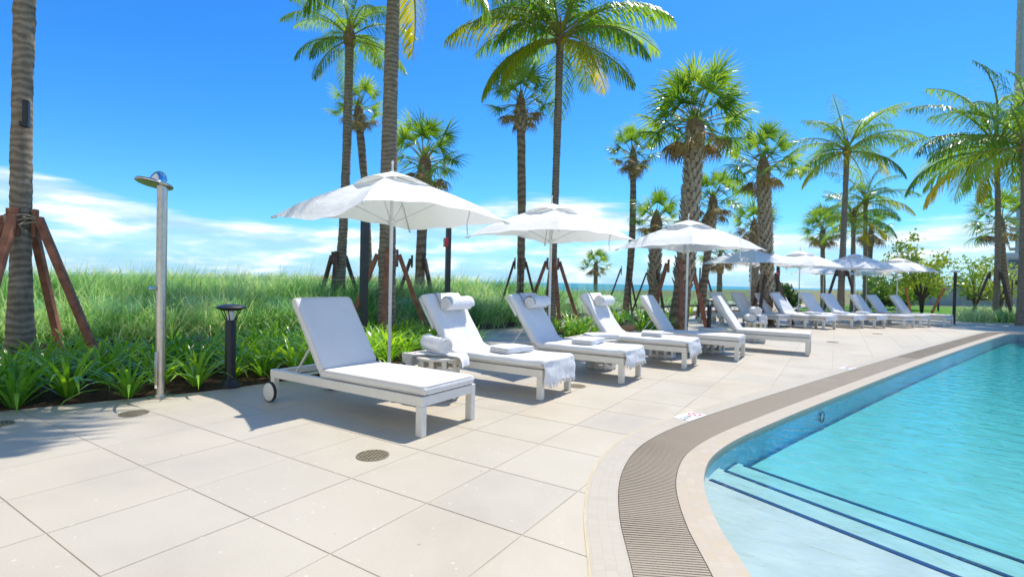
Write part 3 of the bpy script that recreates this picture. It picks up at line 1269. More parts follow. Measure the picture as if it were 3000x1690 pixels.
for (x, y, rz, lab) in LABELS_L:
    o = lounger0 if not used[0] else copy_tree(lounger0)
    used[0] = True
    o.location = (x, y, 0)
    o.rotation_euler = (0, 0, rz)
    tag(o, lab, 'sun lounger', 'sun loungers along the pool')
    LOUNGERS.append(o)
for k, (px_, dep, lab) in enumerate(FARL):
    o = copy_tree(lounger0)
    x, y = place(px_, dep)
    o.location = (x, y, 0)
    o.rotation_euler = (0, 0, rz_far + random.uniform(-0.05, 0.05))
    tag(o, lab, 'sun lounger', 'sun loungers along the pool')
    LOUNGERS.append(o)

# towels --------------------------------------------------------
BU = Vector((-math.cos(BANG), 0, math.sin(BANG)))
BN = Vector((math.sin(BANG), 0, math.cos(BANG)))
BBASE = Vector((HX - 0.01, 0, 0.315))


def cover_mesh(seedv, hang=0.17, behind=0.30):
    """towel laid over foot end, seat, back and behind the back"""
    rnd = random.Random(seedv)
    prof = []            # (point, normal)
    zt = 0.312 + 0.075 + 0.020
    for k in range(7):
        t = k / 6
        prof.append((Vector((0.045 - 0.01 * (t > 0.8), 0, zt - hang * (1 - t) - 0.03)), Vector((1, 0, 0))))
    prof.append((Vector((0.035, 0, zt - 0.012)), Vector((0.8, 0, 0.6))))
    prof.append((Vector((0.01, 0, zt)), Vector((0.3, 0, 0.95))))
    top_s = HX + 0.10
    for k in range(14):
        t = k / 13
        prof.append((Vector((-0.02 + (top_s + 0.02) * t, 0, zt + 0.003)), Vector((0, 0, 1))))
    b0 = BBASE + BN * 0.098
    prof.append((Vector((HX + 0.065, 0, zt + 0.02)), Vector((0.5, 0, 0.87))))
    for k in range(10):
        t = k / 9
        prof.append((b0 + BU * (0.10 + 0.68 * t), BN))
    prof.append((b0 + BU * 0.815 - BN * 0.02, (BN + BU).normalized()))
    prof.append((b0 + BU * 0.825 - BN * 0.06, BU))
    b1 = BBASE - BN * 0.006
    for k in range(6):
        t = k / 5
        prof.append((b1 + BU * (0.80 - behind * t) - BN * 0.012 - Vector((0.02 * t, 0, 0.0)), -BN))
    w = LW - 0.005
    ys_ = [-w / 2 - 0.012, -w / 2 - 0.010, -w / 2 - 0.004, -w / 2 + 0.02, -w / 2 + 0.06] + [(-w / 2 + 0.06) + (w - 0.12) * k / 9 for k in range(1, 9)] + [w / 2 - 0.06, w / 2 - 0.02, w / 2 + 0.004, w / 2 + 0.010, w / 2 + 0.012]
    drop = [0.075, 0.045, 0.018, 0.003, 0] + [0] * 8 + [0, 0.003, 0.018, 0.045, 0.075]
    rows = []
    ph = rnd.uniform(0, 6)
    for i, (p, n) in enumerate(prof):
        row = []
        for y, d in zip(ys_, drop):
            wr = 0.004 * math.sin(i * 1.1 + y * 9 + ph) + 0.003 * math.sin(i * 0.6 - y * 21 + ph * 2)
            q = p + n * (wr - d * (0.8 if i > 6 else 0.15)) + Vector((0, y, 0))
            if i < 7:
                f_ = (6 - i) / 6
                q += Vector((0.012 * f_ * math.sin(y * 46 + ph) + 0.012 * f_, 0, 0.012 * f_ * math.sin(y * 15 + ph)))
            row.append(q)
        rows.append(row)
    b = MB()
    b.grid(rows)
    me = b.mesh('towel_sheet', M['towel'], True)
    tips = rows[0]
    return me, tips


def roll_mesh(name, L, r, turns=3.2):
    """towel rolled up along y, spiral visible at the ends"""
    b = MB()
    n = int(turns * 18)
    prev = []
    rows = []
    for k in range(n + 1):
        a = 2 * PI * turns * k / n
        rr = r * (0.10 + 0.90 * (k / n)) * 0.97
        rows.append([(rr * math.cos(a), -L / 2 + 0.006 * math.sin(k * 0.5), rr * math.sin(a)), (rr * math.cos(a), 0, rr * math.sin(a)), (rr * math.cos(a), L / 2 - 0.006 * math.sin(k * 0.4), rr * math.sin(a))])
    b.grid(rows)
    # filled ends, a little inside the outer wrap
    for sgn in (-1, 1):
        o_ = len(b.v)
        m_ = 24
        b.v.append((0, sgn * (L / 2 - 0.004), 0))
        for k in range(m_):
            a = 2 * PI * k / m_
            b.v.append((r * 0.90 * math.cos(a), sgn * (L / 2 - 0.014), r * 0.90 * math.sin(a)))
        for k in range(m_):
            b.f.append((o_, o_ + 1 + k, o_ + 1 + (k + 1) % m_))
    return b.mesh(name, M['towel'], True, 0.9)


ROLL_ME = roll_mesh('towel_roll', 0.46, 0.085)
ROLL_S = roll_mesh('towel_roll', 0.40, 0.095)


def fold_mesh(seedv):
    """folded bath towel, a soft stack of three layers"""
    b = MB()
    rnd = random.Random(seedv)
    for k in range(3):
        sec = rrect(0.30, 0.022, 0.010, 4)
        rows = []
        for i in range(13):
            x = -0.21 + 0.42 * i / 12
            e = min(x + 0.21, 0.21 - x)
            sh = 0.6 + 0.4 * min(1, e / 0.02)
            rows.append([(x, y * (1 if e > 0.005 else 0.98) + 0.004 * math.sin(x * 20 + k), z * sh + 0.012 + k * 0.021 + 0.006 * math.sin(x * 11 + seedv) * (1 - abs(y) * 2)) for (y, z) in sec + [sec[0]]])
        b.grid(rows)
        n = len(rows[0])
        o_ = len(b.v) - 13 * n
        b.f.append(tuple(o_ + q for q in range(n - 1)))
        b.f.append(tuple(o_ + 12 * n + q for q in range(n - 1))[::-1])
    return b.mesh('folded_towel', M['towel'], True, 0.8)


FOLD = [fold_mesh(1), fold_mesh(2)]


def add_child_like(lo_, name, mesh, label, cat, group, off, rot=(0, 0, 0)):
    """a thing resting on a lounger: top level, placed in the lounger's frame"""
    rz = lo_.rotation_euler[2]
    m = Matrix.Translation(lo_.location) @ Matrix.Rotation(rz, 4, 'Z')
    o_ = link(name, mesh)
    mm = m @ Matrix.Translation(off) @ (Matrix(rot).to_4x4() if isinstance(rot, Matrix) else Matrix.Rotation(rot[2], 4, 'Z') @ Matrix.Rotation(rot[1], 4, 'Y') @ Matrix.Rotation(rot[0], 4, 'X'))
    o_.location = mm.translation
    o_.rotation_euler = mm.to_euler()
    tag(o_, label, cat, group)
    return o_


def dress(lo_, seedv, lab, lab_roll, lab_fold, hang=0.17, behind=0.3, fold_x=-0.52, detail=True):
    me, tips = cover_mesh(seedv, hang, behind)
    rz = lo_.rotation_euler[2]
    t = link('lounger_towel', me)
    t.location = lo_.location
    t.rotation_euler = (0, 0, rz)
    tag(t, lab, 'towel', 'towels spread over loungers')
    if detail:
        fb = MB()
        rnd = random.Random(seedv)
        for a, b_ in zip(tips, tips[1:]):
            nn = max(1, int((b_ - a).length / 0.011))
            for k in range(nn):
                p = a.lerp(b_, (k + 0.5) / nn)
                q = p + Vector((rnd.uniform(-0.008, 0.012), rnd.uniform(-0.006, 0.006), -rnd.uniform(0.03, 0.05)))
                fb.bar(p + Vector((0, 0, 0.004)), q, 0.006, 0.004, (0, 1, 0))
        fo_ = fb.build('fringe', M['towel'], t)
        fo_['kind'] = 'stuff'
        # pillow roll hung from the head of the back, with the sheet over the top
        c = BBASE + BN * 0.180 + BU * 0.60 + Vector((0, 0.05, 0))
        r = add_child_like(lo_, 'pillow_roll', ROLL_ME, lab_roll, 'towel roll', 'rolled towels used as head rests', c, (0, -0.4, 0))
        rows = []
        for i in range(13):
            a = math.radians(-40 + 190 * i / 12)
            q = c + (BN * math.sin(a) * 0 + Vector((0, 0, 0)))
            d = BN * math.cos(a - 0.2) + BU * math.sin(a - 0.2)
            rows.append([c + d * 0.094 + Vector((0, y, 0.002 * math.sin(y * 30 + i))) for y in np.linspace(-0.20, 0.24, 8)])
        for k in range(3):
            e = BBASE + BN * (0.115 - 0.05 * k) + BU * (0.80 + 0.022 * k) + Vector((0, 0.05, 0))
            rows.append([e + Vector((0, y, 0.003 * math.sin(y * 25))) for y in np.linspace(-0.20, 0.24, 8)])
        wb_ = MB()
        wb_.grid(rows)
        inv = (Matrix.Translation(c) @ Matrix.Rotation(-0.4, 4, 'Y')).inverted()
        wb_.v = [tuple(inv @ Vector(p)) for p in wb_.v]
        wb_.build('wrap', M['towel'], r, True)
    if lab_fold:
        add_child_like(lo_, 'folded_towel', FOLD[seedv % 2], lab_fold, 'towel', 'folded towels on the loungers', (fold_x, 0.02, 0.414), (0, 0, 1.35 + 0.2 * (seedv % 3)))


dress(LOUNGERS[1], 3, 'white towel spread over the lounger beside the side table with the rolled towel', 'rolled towel head rest on the lounger beside the rolled-towel side table', 'folded towel on the seat nearest the rolled-towel side table', 0.20, 0.42, -0.60)
dress(LOUNGERS[2], 4, 'white towel with long fringe over the lounger with the shaded backrest', 'rolled towel head rest in shade under the second parasol', 'folded towel half in shade, on the lounger under the second parasol', 0.15, 0.30, -0.62)
dress(LOUNGERS[3], 5, 'white towel over the sunlit lounger before the first bare shaded one', 'sunlit rolled towel head rest on the last towel-covered near lounger', 'folded towel on the last towel-covered lounger of the near row', 0.17, 0.34, -0.60)
for k, lab in ((9, 'white towel over the far-row lounger with the brightly lit top edge'), (10, 'white towel over the far-row lounger before the tall coconut trunk'), (11, 'white towel over the far-row lounger with the sunlit back stripe')):
    dress(LOUNGERS[k], k, lab, None, 'folded towel lying on ' + {9: 'the far-row lounger with the brightly lit top edge', 10: 'the far-row lounger before the coconut trunk', 11: 'the far-row lounger with the sunlit back stripe'}[k], 0.13, 0.2, detail=False)


# ------------------------------------------------------------------ parasols
def make_parasol(seedv, side=2.15, ctop=2.47, zc=1.93, sags=(0.0, 0.0, 0.0, 0.0), fine=True):
    """square canopy on a centre pole; corners in order: -y-x, +x-y, +x+y, -x+y"""
    rnd = random.Random(seedv)
    r = empty('parasol')
    R = side / 2
    cor = [Vector((-R, -R)), Vector((R, -R)), Vector((R, R)), Vector((-R, R))]
    b = MB()
    NS, NT_ = (19, 9) if fine else (13, 6)
    for q in range(4):
        a, c = cor[q], cor[(q + 1) % 4]
        rows = []
        for j in range(NT_):
            t = 0.26 + 0.74 * j / (NT_ - 1)
            row = []
            for i in range(NS):
                s = -1 + 2 * i / (NS - 1)
                p = a.lerp(c, (s + 1) / 2)
                m = 1 - s * s
                pull = 1 - 0.105 * m * t
                zr = ctop - (ctop - zc) * (0.62 * t + 0.38 * t * t * 0.9 + 0.038 * (t > 0.9))
                zz_ = zr + (0.075 * m * t * t) + sags[q] * m * t ** 2
                zz_ -= 0.03 * m * math.sin(PI * t)
                zz_ += 0.010 * t * math.sin(s * 9 + seedv + q * 2.1) * m
                row.append((p.x * t * pull, p.y * t * pull, zz_))
            rows.append(row)
        b.grid(rows)
    can = b.build('canopy', M['canopy'], r, True)
    # vent cap
    v = MB()
    for q in range(4):
        a, c = cor[q], cor[(q + 1) % 4]
        rows = []
        for j in range(6):
            t = 0.0 + 0.33 * j / 5
            row = []
            for i in range(9):
                s = -1 + 2 * i / 8
                m = 1 - s * s
                p = a.lerp(c, (s + 1) / 2)
                zz_ = ctop + 0.04 - (ctop - zc) * 0.50 * t * 1.0 - 0.075 * (t / 0.33) ** 2 * (1 - m) - 0.02 * m * (t / 0.33)
                row.append((p.x * t, p.y * t, zz_))
            rows.append(row)
        v.grid(rows)
    v.build('vent', M['canopy'], can, True)
    for q in range(4):
        rb_ = MB()
        a = cor[q]
        p1 = Vector((a.x * 0.03, a.y * 0.03, ctop - 0.045))
        zr = lambda t: ctop - (ctop - zc) * (0.62 * t + 0.342 * t * t + 0.038 * (t > 0.9)) - 0.018
        pts = [Vector((a.x * t, a.y * t, zr(t))) for t in (0.04, 0.3, 0.6, 0.99)]
        rb_.tube(pts, 0.010, 6)
        rb = rb_.build('rib', M['pole'], r, True)
        s_b = MB()
        s_b.tube([Vector((a.x * 0.03, a.y * 0.03, zc - 0.04)), Vector((a.x * 0.52, a.y * 0.52, zr(0.52) - 0.01))], 0.007, 6)
        s_b.build('strut', M['pole'], rb, True)
        # tip pocket
        tb = MB()
        tb.tube([Vector((a.x * 0.975, a.y * 0.975, zc - 0.012)), Vector((a.x * 1.02, a.y * 1.02, zc - 0.022))], 0.014, 8)
        tb.build('tip', M['pole'], rb, True)
    p = MB()
    p.tube([(0, 0, 0.05), (0, 0, ctop + 0.02)], 0.021, 14)
    p.build('pole', M['pole'], r, True, 0.7)
    h = MB()
    h.lathe([(0.022, zc - 0.07), (0.045, zc - 0.065), (0.05, zc - 0.03), (0.036, zc - 0.01), (0.022, zc)], 16)
    h.build('runner', M['pole'], r, True, 0.7)
    fi = MB()
    fi.lathe([(0.018, ctop + 0.02), (0.018, ctop + 0.05), (0.011, ctop + 0.06), (0.011, ctop + 0.13), (0.018, ctop + 0.14), (0.012, ctop + 0.165), (0.002, ctop + 0.17)], 12)
    fi.build('finial', M['pole'], r, True, 0.7)
    ba = MB()
    ba.lathe([(0.21, 0.0), (0.21, 0.035), (0.20, 0.045), (0.045, 0.05), (0.04, 0.16), (0.025, 0.165)], 24)
    ba.build('base', M['white'], r, True, 0.5)
    # tie strap hanging from a corner
    stp = MB()
    a = cor[2]
    pts = [Vector((a.x * 0.72, a.y * 0.72 - 0.1, zc + 0.22)), Vector((a.x * 0.86, a.y * 0.80 - 0.3, zc + 0.06)), Vector((a.x * 0.86, a.y * 0.80 - 0.34, zc - 0.07)), Vector((a.x * 0.865, a.y * 0.80 - 0.33, zc - 0.2))]
    for u, w_ in zip(pts, pts[1:]):
        stp.bar(u, w_, 0.02, 0.004)
    stp.build('strap', M['canopy'], r)
    return r


PAR = [(-4.57, 4.44, -10, 'nearest and largest white parasol, over the nearest bare lounger', 'big'),
       (*place(1611, 8.3), -12, 'second white parasol, over the loungers with folded towels', 'b2'),
       (*place(2012, 10.2), -28, 'third white parasol, in front of the thick shaggy palm trunk', 'b3'),
       (*place(2198, 16.6), -32, 'white parasol partly hidden behind the third one', 'f'),
       (*place(2341, 18.0), -24, 'white parasol in the far row with a bright raised vent', 'f'),
       (*place(2503, 19.0), -30, 'white parasol in front of the tall coconut trunk', 'f'),
       (*place(2628, 20.8), -28, 'white parasol dappled with leaf shade, rightmost of the far row', 'f'),
       (*place(2412, 26.5), -30, 'distant white parasol low behind the far row, left of two', 'd'),
       (*place(2538, 28.0), -30, 'distant white parasol low behind the far row, right of two', 'd')]
base_far = None
for i, (x, y, rz, lab, kind) in enumerate(PAR):
    if kind == 'big':
        o = make_parasol(1, 1.98, 2.46, 1.93, (-0.17, 0.02, -0.10, -0.03))
    elif kind == 'b2':
        o = make_parasol(2, 1.92, 2.44, 1.92, (-0.03, -0.02, -0.08, 0.0))
    elif kind == 'b3':
        o = make_parasol(3, 1.98, 2.46, 1.92, (-0.05, -0.06, -0.05, -0.02))
    elif base_far is None:
        base_far = make_parasol(4, 2.1, 2.46, 1.92, (-0.05, -0.05, -0.05, -0.02), False)
        o = base_far
    else:
        o = copy_tree(base_far)
    o.location = (x, y, 0)
    o.rotation_euler = (0, 0, math.radians(rz))
    tag(o, lab, 'parasol', 'white parasols along the loungers')


# ------------------------------------------------------------------ side tables
def make_drum():
    r = empty('side_table')
    b = MB()
    b.lathe([(0.215, 0.0), (0.235, 0.006), (0.235, 0.026), (0.22, 0.03)], 28)
    t = b.build('table_top', M['drum'], r, True, 0.5)
    t.location = (0, 0, 0.395)
    n = 10
    for k in range(n):
        a = 2 * PI * k / n
        pb = MB()
        m = Matrix.Rotation(a, 3, 'Z')
        pb.box((0.2 * math.cos(a), 0.2 * math.sin(a), 0.2), (0.011, 0.024, 0.196), m)
        pb.build('post', M['drum'], r, bevel=0.004)
    for z in (0.02, 0.15, 0.28):
        rb_ = MB()
        rows = []
        for k in range(33):
            a = 2 * PI * k / 32
            rows.append([(rr * math.cos(a), rr * math.sin(a), z + dz) for rr, dz in ((0.193, 0), (0.207, 0), (0.207, 0.045), (0.193, 0.045), (0.193, 0))])
        rb_.grid(rows)
        rb_.build('ring', M['drum'], r, True, 0.6)
    return r


drum0 = make_drum()
DR = [(-3.42, 4.02, 'white slatted drum table holding a rolled towel, beside the nearest lounger'),
      (*place(1765, 7.25), 'white drum table between the second and third towel-covered loungers'),
      (*place(1945, 8.45), 'white drum table in the gap behind the last towel-covered lounger of the near row'),
      (*place(2090, 9.2), 'white drum table in the gap beside the sunlit outermost lounger'),
      (*place(2216, 11.2), 'white drum table piled with towel rolls behind the outermost lounger'),
      (*place(2592, 17.6), 'distant white drum table in the far row by the sunlit back stripe')]
for i, (x, y, lab) in enumerate(DR):
    o = drum0 if i == 0 else copy_tree(drum0)
    o.location = (x, y, 0)
    o.rotation_euler = (0, 0, i * 0.4)
    tag(o, lab, 'side table', 'white drum side tables')
# towels on the first table: a draped one and a roll
x, y = DR[0][0], DR[0][1]
rows = []
for i in range(25):
    s = -0.36 + 0.70 * i / 24
    row = []
    for j in range(11):
        t = -0.14 + 0.28 * j / 10
        zz_ = 0.432 + 0.004 * math.sin(s * 22 + t * 15)
        xx = s
        if abs(s) > 0.235:
            e = abs(s) - 0.235
            ang_ = min(1.35, e / 0.09 * 1.2)
            xx = math.copysign(0.235 + 0.055 * math.sin(ang_) + 0.01 * math.sin(t * 30), s)
            zz_ -= 0.055 * (1 - math.cos(ang_)) + max(0, e - 0.07) * 1.6
        row.append((xx, t * (1 + 0.15 * abs(s)), zz_))
    rows.append(row)
b = MB()
b.grid(rows)
b.grid([[(p[0] * 0.97, p[1] * 0.97, p[2] + 0.016) for p in row] for row in rows])
o = b.build('draped_towel', M['towel'], None, True, loc=(x, y, 0), rot=(0, 0, 0.35))
tag(o, 'white towel draped across the drum table under the towel roll', 'towel')
o = link('towel_roll', ROLL_S, None, (x - 0.04, y + 0.0, 0.452 + 0.093), (0.0, 0.3, -1.95))
tag(o, 'fat white towel roll lying on the nearest drum table', 'towel roll')
x, y = DR[4][0], DR[4][1]
for k, (dx, dy, dz, lab) in enumerate([(-0.11, 0.0, 0.09, 'left lower towel roll of the pile on the drum table'), (0.10, 0.05, 0.09, 'right lower towel roll of the pile on the drum table'), (-0.01, 0.02, 0.255, 'towel roll on top of the pile on the drum table')]):
    o = link('towel_roll', ROLL_S, None, (x + dx, y + dy, 0.425 + dz), (0, 0.4 * k, 0.35))
    tag(o, lab, 'towel roll', 'towel rolls piled on the drum table')
o = link('folded_towel', FOLD[0], None, (x + 0.10, y - 0.17, 0.425), (0, 0, 0.5), 0.62)
tag(o, 'crumpled white towel before the pile of towel rolls', 'towel')
x, y = DR[2][0], DR[2][1]
o = link('folded_towel', FOLD[1], None, (DR[1][0], DR[1][1], 0.425), (0, 0, 0.9))
tag(o, 'white towel folded on the drum table between the towel-covered loungers', 'towel')

# ------------------------------------------------------------------ shower, lights, posts
sx, sy = -5.56, 2.37
sh = empty('outdoor_shower', (sx, sy, 0))
tag(sh, 'tall brushed steel shower column with tilted disc head and dome', 'shower')
b = MB()
b.lathe([(0.045, 0.0), (0.045, 2.055)], 24)
b.build('column', M['steel'], sh, True, 0.7)
b = MB()
b.lathe([(0.11, 0.0), (0.11, 0.012), (0.058, 0.014), (0.056, 0.03), (0.05, 0.03)], 24)
b.build('base_flange', M['steel'], sh, True, 0.6)
tilt = Matrix.Rotation(math.radians(8), 3, 'Y')
b = MB()
b.lathe([(0.146, 0.0), (0.160, 0.008), (0.163, 0.020), (0.154, 0.032), (0.02, 0.04)], 36)
hd = b.build('shower_head', M['steel'], sh, True, 0.5, loc=(0, 0, 1.985))
hdir = -rgt0
hd.location = (hdir.x * 0.085, hdir.y * 0.085, 2.062)
hd.rotation_euler = (Matrix.Rotation(math.radians(-9), 3, rgt0) @ Matrix.Rotation(math.radians(8), 3, Vector((hdir.y, -hdir.x, 0)))).to_euler()
b = MB()
b.lathe([(0.078, 0.0)] + [(0.078 * math.cos(a), 0.13 * math.sin(a)) for a in np.linspace(0.05, 1.5, 10)], 28)
b.build('dome', M['chrome'], hd, True, 0.9, loc=(-hdir.x * 0.035, -hdir.y * 0.035, 0.018))
b = MB()
b.tube([(0, -0.05, 0), (0, -0.085, 0)], 0.016, 12)
b.tube([(0, -0.085, 0), (0, -0.098, 0)], 0.024, 12)
b.build('push_button', M['chrome'], sh, True, 0.6, loc=(-0.008, 0, 1.06))
b = MB()
for sgn in (-1, 1):
    b.tube([(sgn * 0.012 + 0.05, -0.06, 0.1), (sgn * 0.012 + 0.05, -0.06, 0.45)], 0.006, 6)
b.build('hose_tap', M['steel'], sh, True)


def make_bollard():
    r = empty('bollard_light')
    b = MB()
    b.lathe([(0.12, 0), (0.12, 0.02), (0.062, 0.085), (0.056, 0.09)], 20)
    b.build('base', M['black'], r, True, 0.5)
    b = MB()
    b.lathe([(0.054, 0.088), (0.054, 0.70), (0.047, 0.72), (0.03, 0.722)], 20)
    b.build('column', M['black'], r, True, 0.6)
    for k in range(6):
        a = 2 * PI * k / 6 + 0.3
        b = MB()
        b.tube([(0.045 * math.cos(a), 0.045 * math.sin(a), 0.715), (0.10 * math.cos(a), 0.10 * math.sin(a), 0.835)], 0.006, 6)
        b.build('arm', M['black'], r, True)
    b = MB()
    b.lathe([(0.03, 0.72), (0.034, 0.735), (0.034, 0.80), (0.03, 0.82)], 14)
    b.build('lens', M['marker'], r, True, 0.6)
    b = MB()
    b.lathe([(0.09, 0.826), (0.146, 0.852), (0.149, 0.860), (0.125, 0.876), (0.07, 0.890), (0.01, 0.895)], 32)
    b.build('hood', M['black'], r, True, 0.8)
    return r


bol0 = make_bollard()
for i, (x, y, lab) in enumerate([(-5.50, 3.02, 'black bollard light with flared hood beside the steel shower'),
                                 (*place(1770, 10.6), 'black bollard light showing only its hood behind the towel-covered loungers'),
                                 (*place(2080, 12.6), 'black bollard light behind the outermost lounger')]):
    o = bol0 if i == 0 else copy_tree(bol0)
    o.location = (x, y, 0)
    tag(o, lab, 'bollard light', 'black bollard lights in the beds')
# steel posts
x, y = place(1066, 8.9)
p_ = empty('steel_post', (x, y, 0))
tag(p_, 'plain dark square post behind the nearest parasol pole', 'post')
b = MB()
b.box((0, 0, 1.1), (0.055, 0.055, 1.1))
b.build('shaft', M['bronze'], p_, bevel=0.006)
b = MB()
b.box((0, 0, 0.008), (0.11, 0.11, 0.008))
b.build('foot_plate', M['bronze'], p_)
for (px_, dep, zt, zb, lab) in [(1311, 10.0, 2.22, 1.93, 'dark post carrying a small red call box, right of the nearest parasol'), (2278, 19.5, 2.0, 1.75, 'distant dark post with a red call box under the far parasols')]:
    x, y = place(px_, dep)
    p_ = empty('call_box_post', (x, y, 0), math.radians(-30))
    tag(p_, lab, 'post', 'posts with red call boxes')
    b = MB()
    b.box((0, 0, zt / 2), (0.045, 0.045, zt / 2))
    b.build('shaft', M['bronze'], p_, bevel=0.005)
    b = MB()
    b.box((0.06, -0.075, zb), (0.06, 0.032, 0.085))
    cb = b.build('call_box', M['red'], p_, bevel=0.006)
    b = MB()
    b.lathe([(0.018, 0), (0.018, 0.012), (0.01, 0.014)], 12)
    k_ = b.build('button', M['marker'], cb, True, 0.6, loc=(0.08, -0.108, zb - 0.03), rot=(PI / 2, 0, 0))
for (px_, dep, zt, lab) in [(2797, 18.6, 1.88, 'black lamp post with flat square head beside the last far lounger'), (2750, 30, 2.3, 'thin dark post standing before the grey wall')]:
    x, y = place(px_, dep)
    p_ = empty('lamp_post', (x, y, 0), 0.5)
    tag(p_, lab, 'lamp post')
    b = MB()
    b.lathe([(0.05, 0.0), (0.05, zt)], 14)
    b.build('shaft', M['black'], p_, True, 0.6)
    if 'lamp' in lab:
        b = MB()
        b.box((0, 0, zt + 0.03), (0.10, 0.10, 0.035))
        b.build('head', M['steel'], p_, bevel=0.006)

# ------------------------------------------------------------------ drains and marker tiles
def make_drain(R=0.11):
    r = empty('floor_drain')
    b = MB()
    rows = []
    for k in range(41):
        a = 2 * PI * k / 40
        rows.append([(rr * math.cos(a), rr * math.sin(a), zz_) for rr, zz_ in ((R, -0.004), (R, 0.004), (R * 0.99, 0.0055), (R * 0.90, 0.0055), (R * 0.90, -0.002))])
    b.grid(rows)
    b.build('rim', M['brass'], r, True, 0.6)
    b = MB()
    b.lathe([(R * 0.97, 0.0005), (R * 0.97, 0.001)], 32)
    b.build('pan', M['dark'], r)
    b = MB()
    n = 4
    for k in range(-n, n + 1):
        c = k * R * 0.9 / n
        h = math.sqrt(max(0, (R * 0.905) ** 2 - c * c))
        if h < 0.01:
            continue
        b.box((c, 0, 0.0032), (0.0052, h, 0.0018))
        b.box((0, c, 0.0030), (h, 0.0052, 0.0018))
    b.build('grille', M['brass'], r)
    return r


dr0 = make_drain()
DRN = [(-2.63, 2.42, 1.0, 'round brass floor drain in open paving before the nearest lounger'),
       (-5.06, 1.96, 1.0, 'round floor drain in the paving near the steel shower'),
       (-5.50, 1.20, 1.0, 'round floor drain cut by the left picture edge'),
       (-2.53, 5.42, 1.0, 'round floor drain by the foot of the lounger with the folded towel'),
       (-0.05, 13.5, 1.1, 'farther round floor drain beyond the outermost lounger'),
       (0.95, 16.9, 1.1, 'farthest round floor drain before the far row of loungers')]
for i, (x, y, s_, lab) in enumerate(DRN):
    o = dr0 if i == 0 else copy_tree(dr0)
    o.location = (x, y, 0.001)
    o.scale = (s_, s_, 1)
    o.rotation_euler = (0, 0, 0.5 * i + 0.4)
    tag(o, lab, 'drain', 'round floor drains')


def text_mesh(name, body, size, mat):
    cu = bpy.data.curves.new(name, 'FONT')
    cu.body = body
    cu.size = size
    cu.align_x = 'CENTER'
    cu.align_y = 'CENTER'
    cu.resolution_u = 3
    t = bpy.data.objects.new(name, cu)
    COL.objects.link(t)
    bpy.context.view_layer.update()
    me = bpy.data.meshes.new_from_object(t.evaluated_get(bpy.context.evaluated_depsgraph_get()))
    bpy.data.objects.remove(t)
    me.materials.clear()
    me.materials.append(mat)
    return me


TXT_ME = text_mesh('depth_text', '4 FT', 0.088, M['ink'])
for (mx, my, lab) in [(-1.12, 4.83, 'near white depth marker tiles with black figures and red sign'), (0.22, 9.23, 'far white depth marker tiles set in the pool border')]:
    i = min(range(nE), key=lambda k: (EDGE[k] + ENRM[k] * 0.575 - Vector((mx, my))).length)
    c = EDGE[i] + ENRM[i] * 0.575
    n = ENRM[i]
    r = empty('depth_marker', (c.x, c.y, 0.0045), math.atan2(n.y, n.x) - PI / 2)
    tag(r, lab, 'depth marker', 'depth markers in the pool border')
    for k, dx in enumerate((-0.084, 0.084)):
        b = MB()
        b.box((dx, 0, 0.001), (0.081, 0.081, 0.002))
        t_ = b.build('marker_tile', M['marker'], r, bevel=0.001)
        if k == 0:
            link('figures', TXT_ME, t_, (dx, 0, 0.0045), (0, 0, PI))
        else:
            b = MB()
            rows = []
            for q in range(29):
                a = 2 * PI * q / 28
                rows.append([(dx + rr * math.cos(a), rr * math.sin(a), 0.0045) for rr in (0.045, 0.06)])
            b.grid(rows)
            b.box((dx, 0, 0.0045), (0.05, 0.006, 0.0002), Matrix.Rotation(0.785, 3, 'Z'))
            b.build('no_diving_sign', M['redink'], t_)


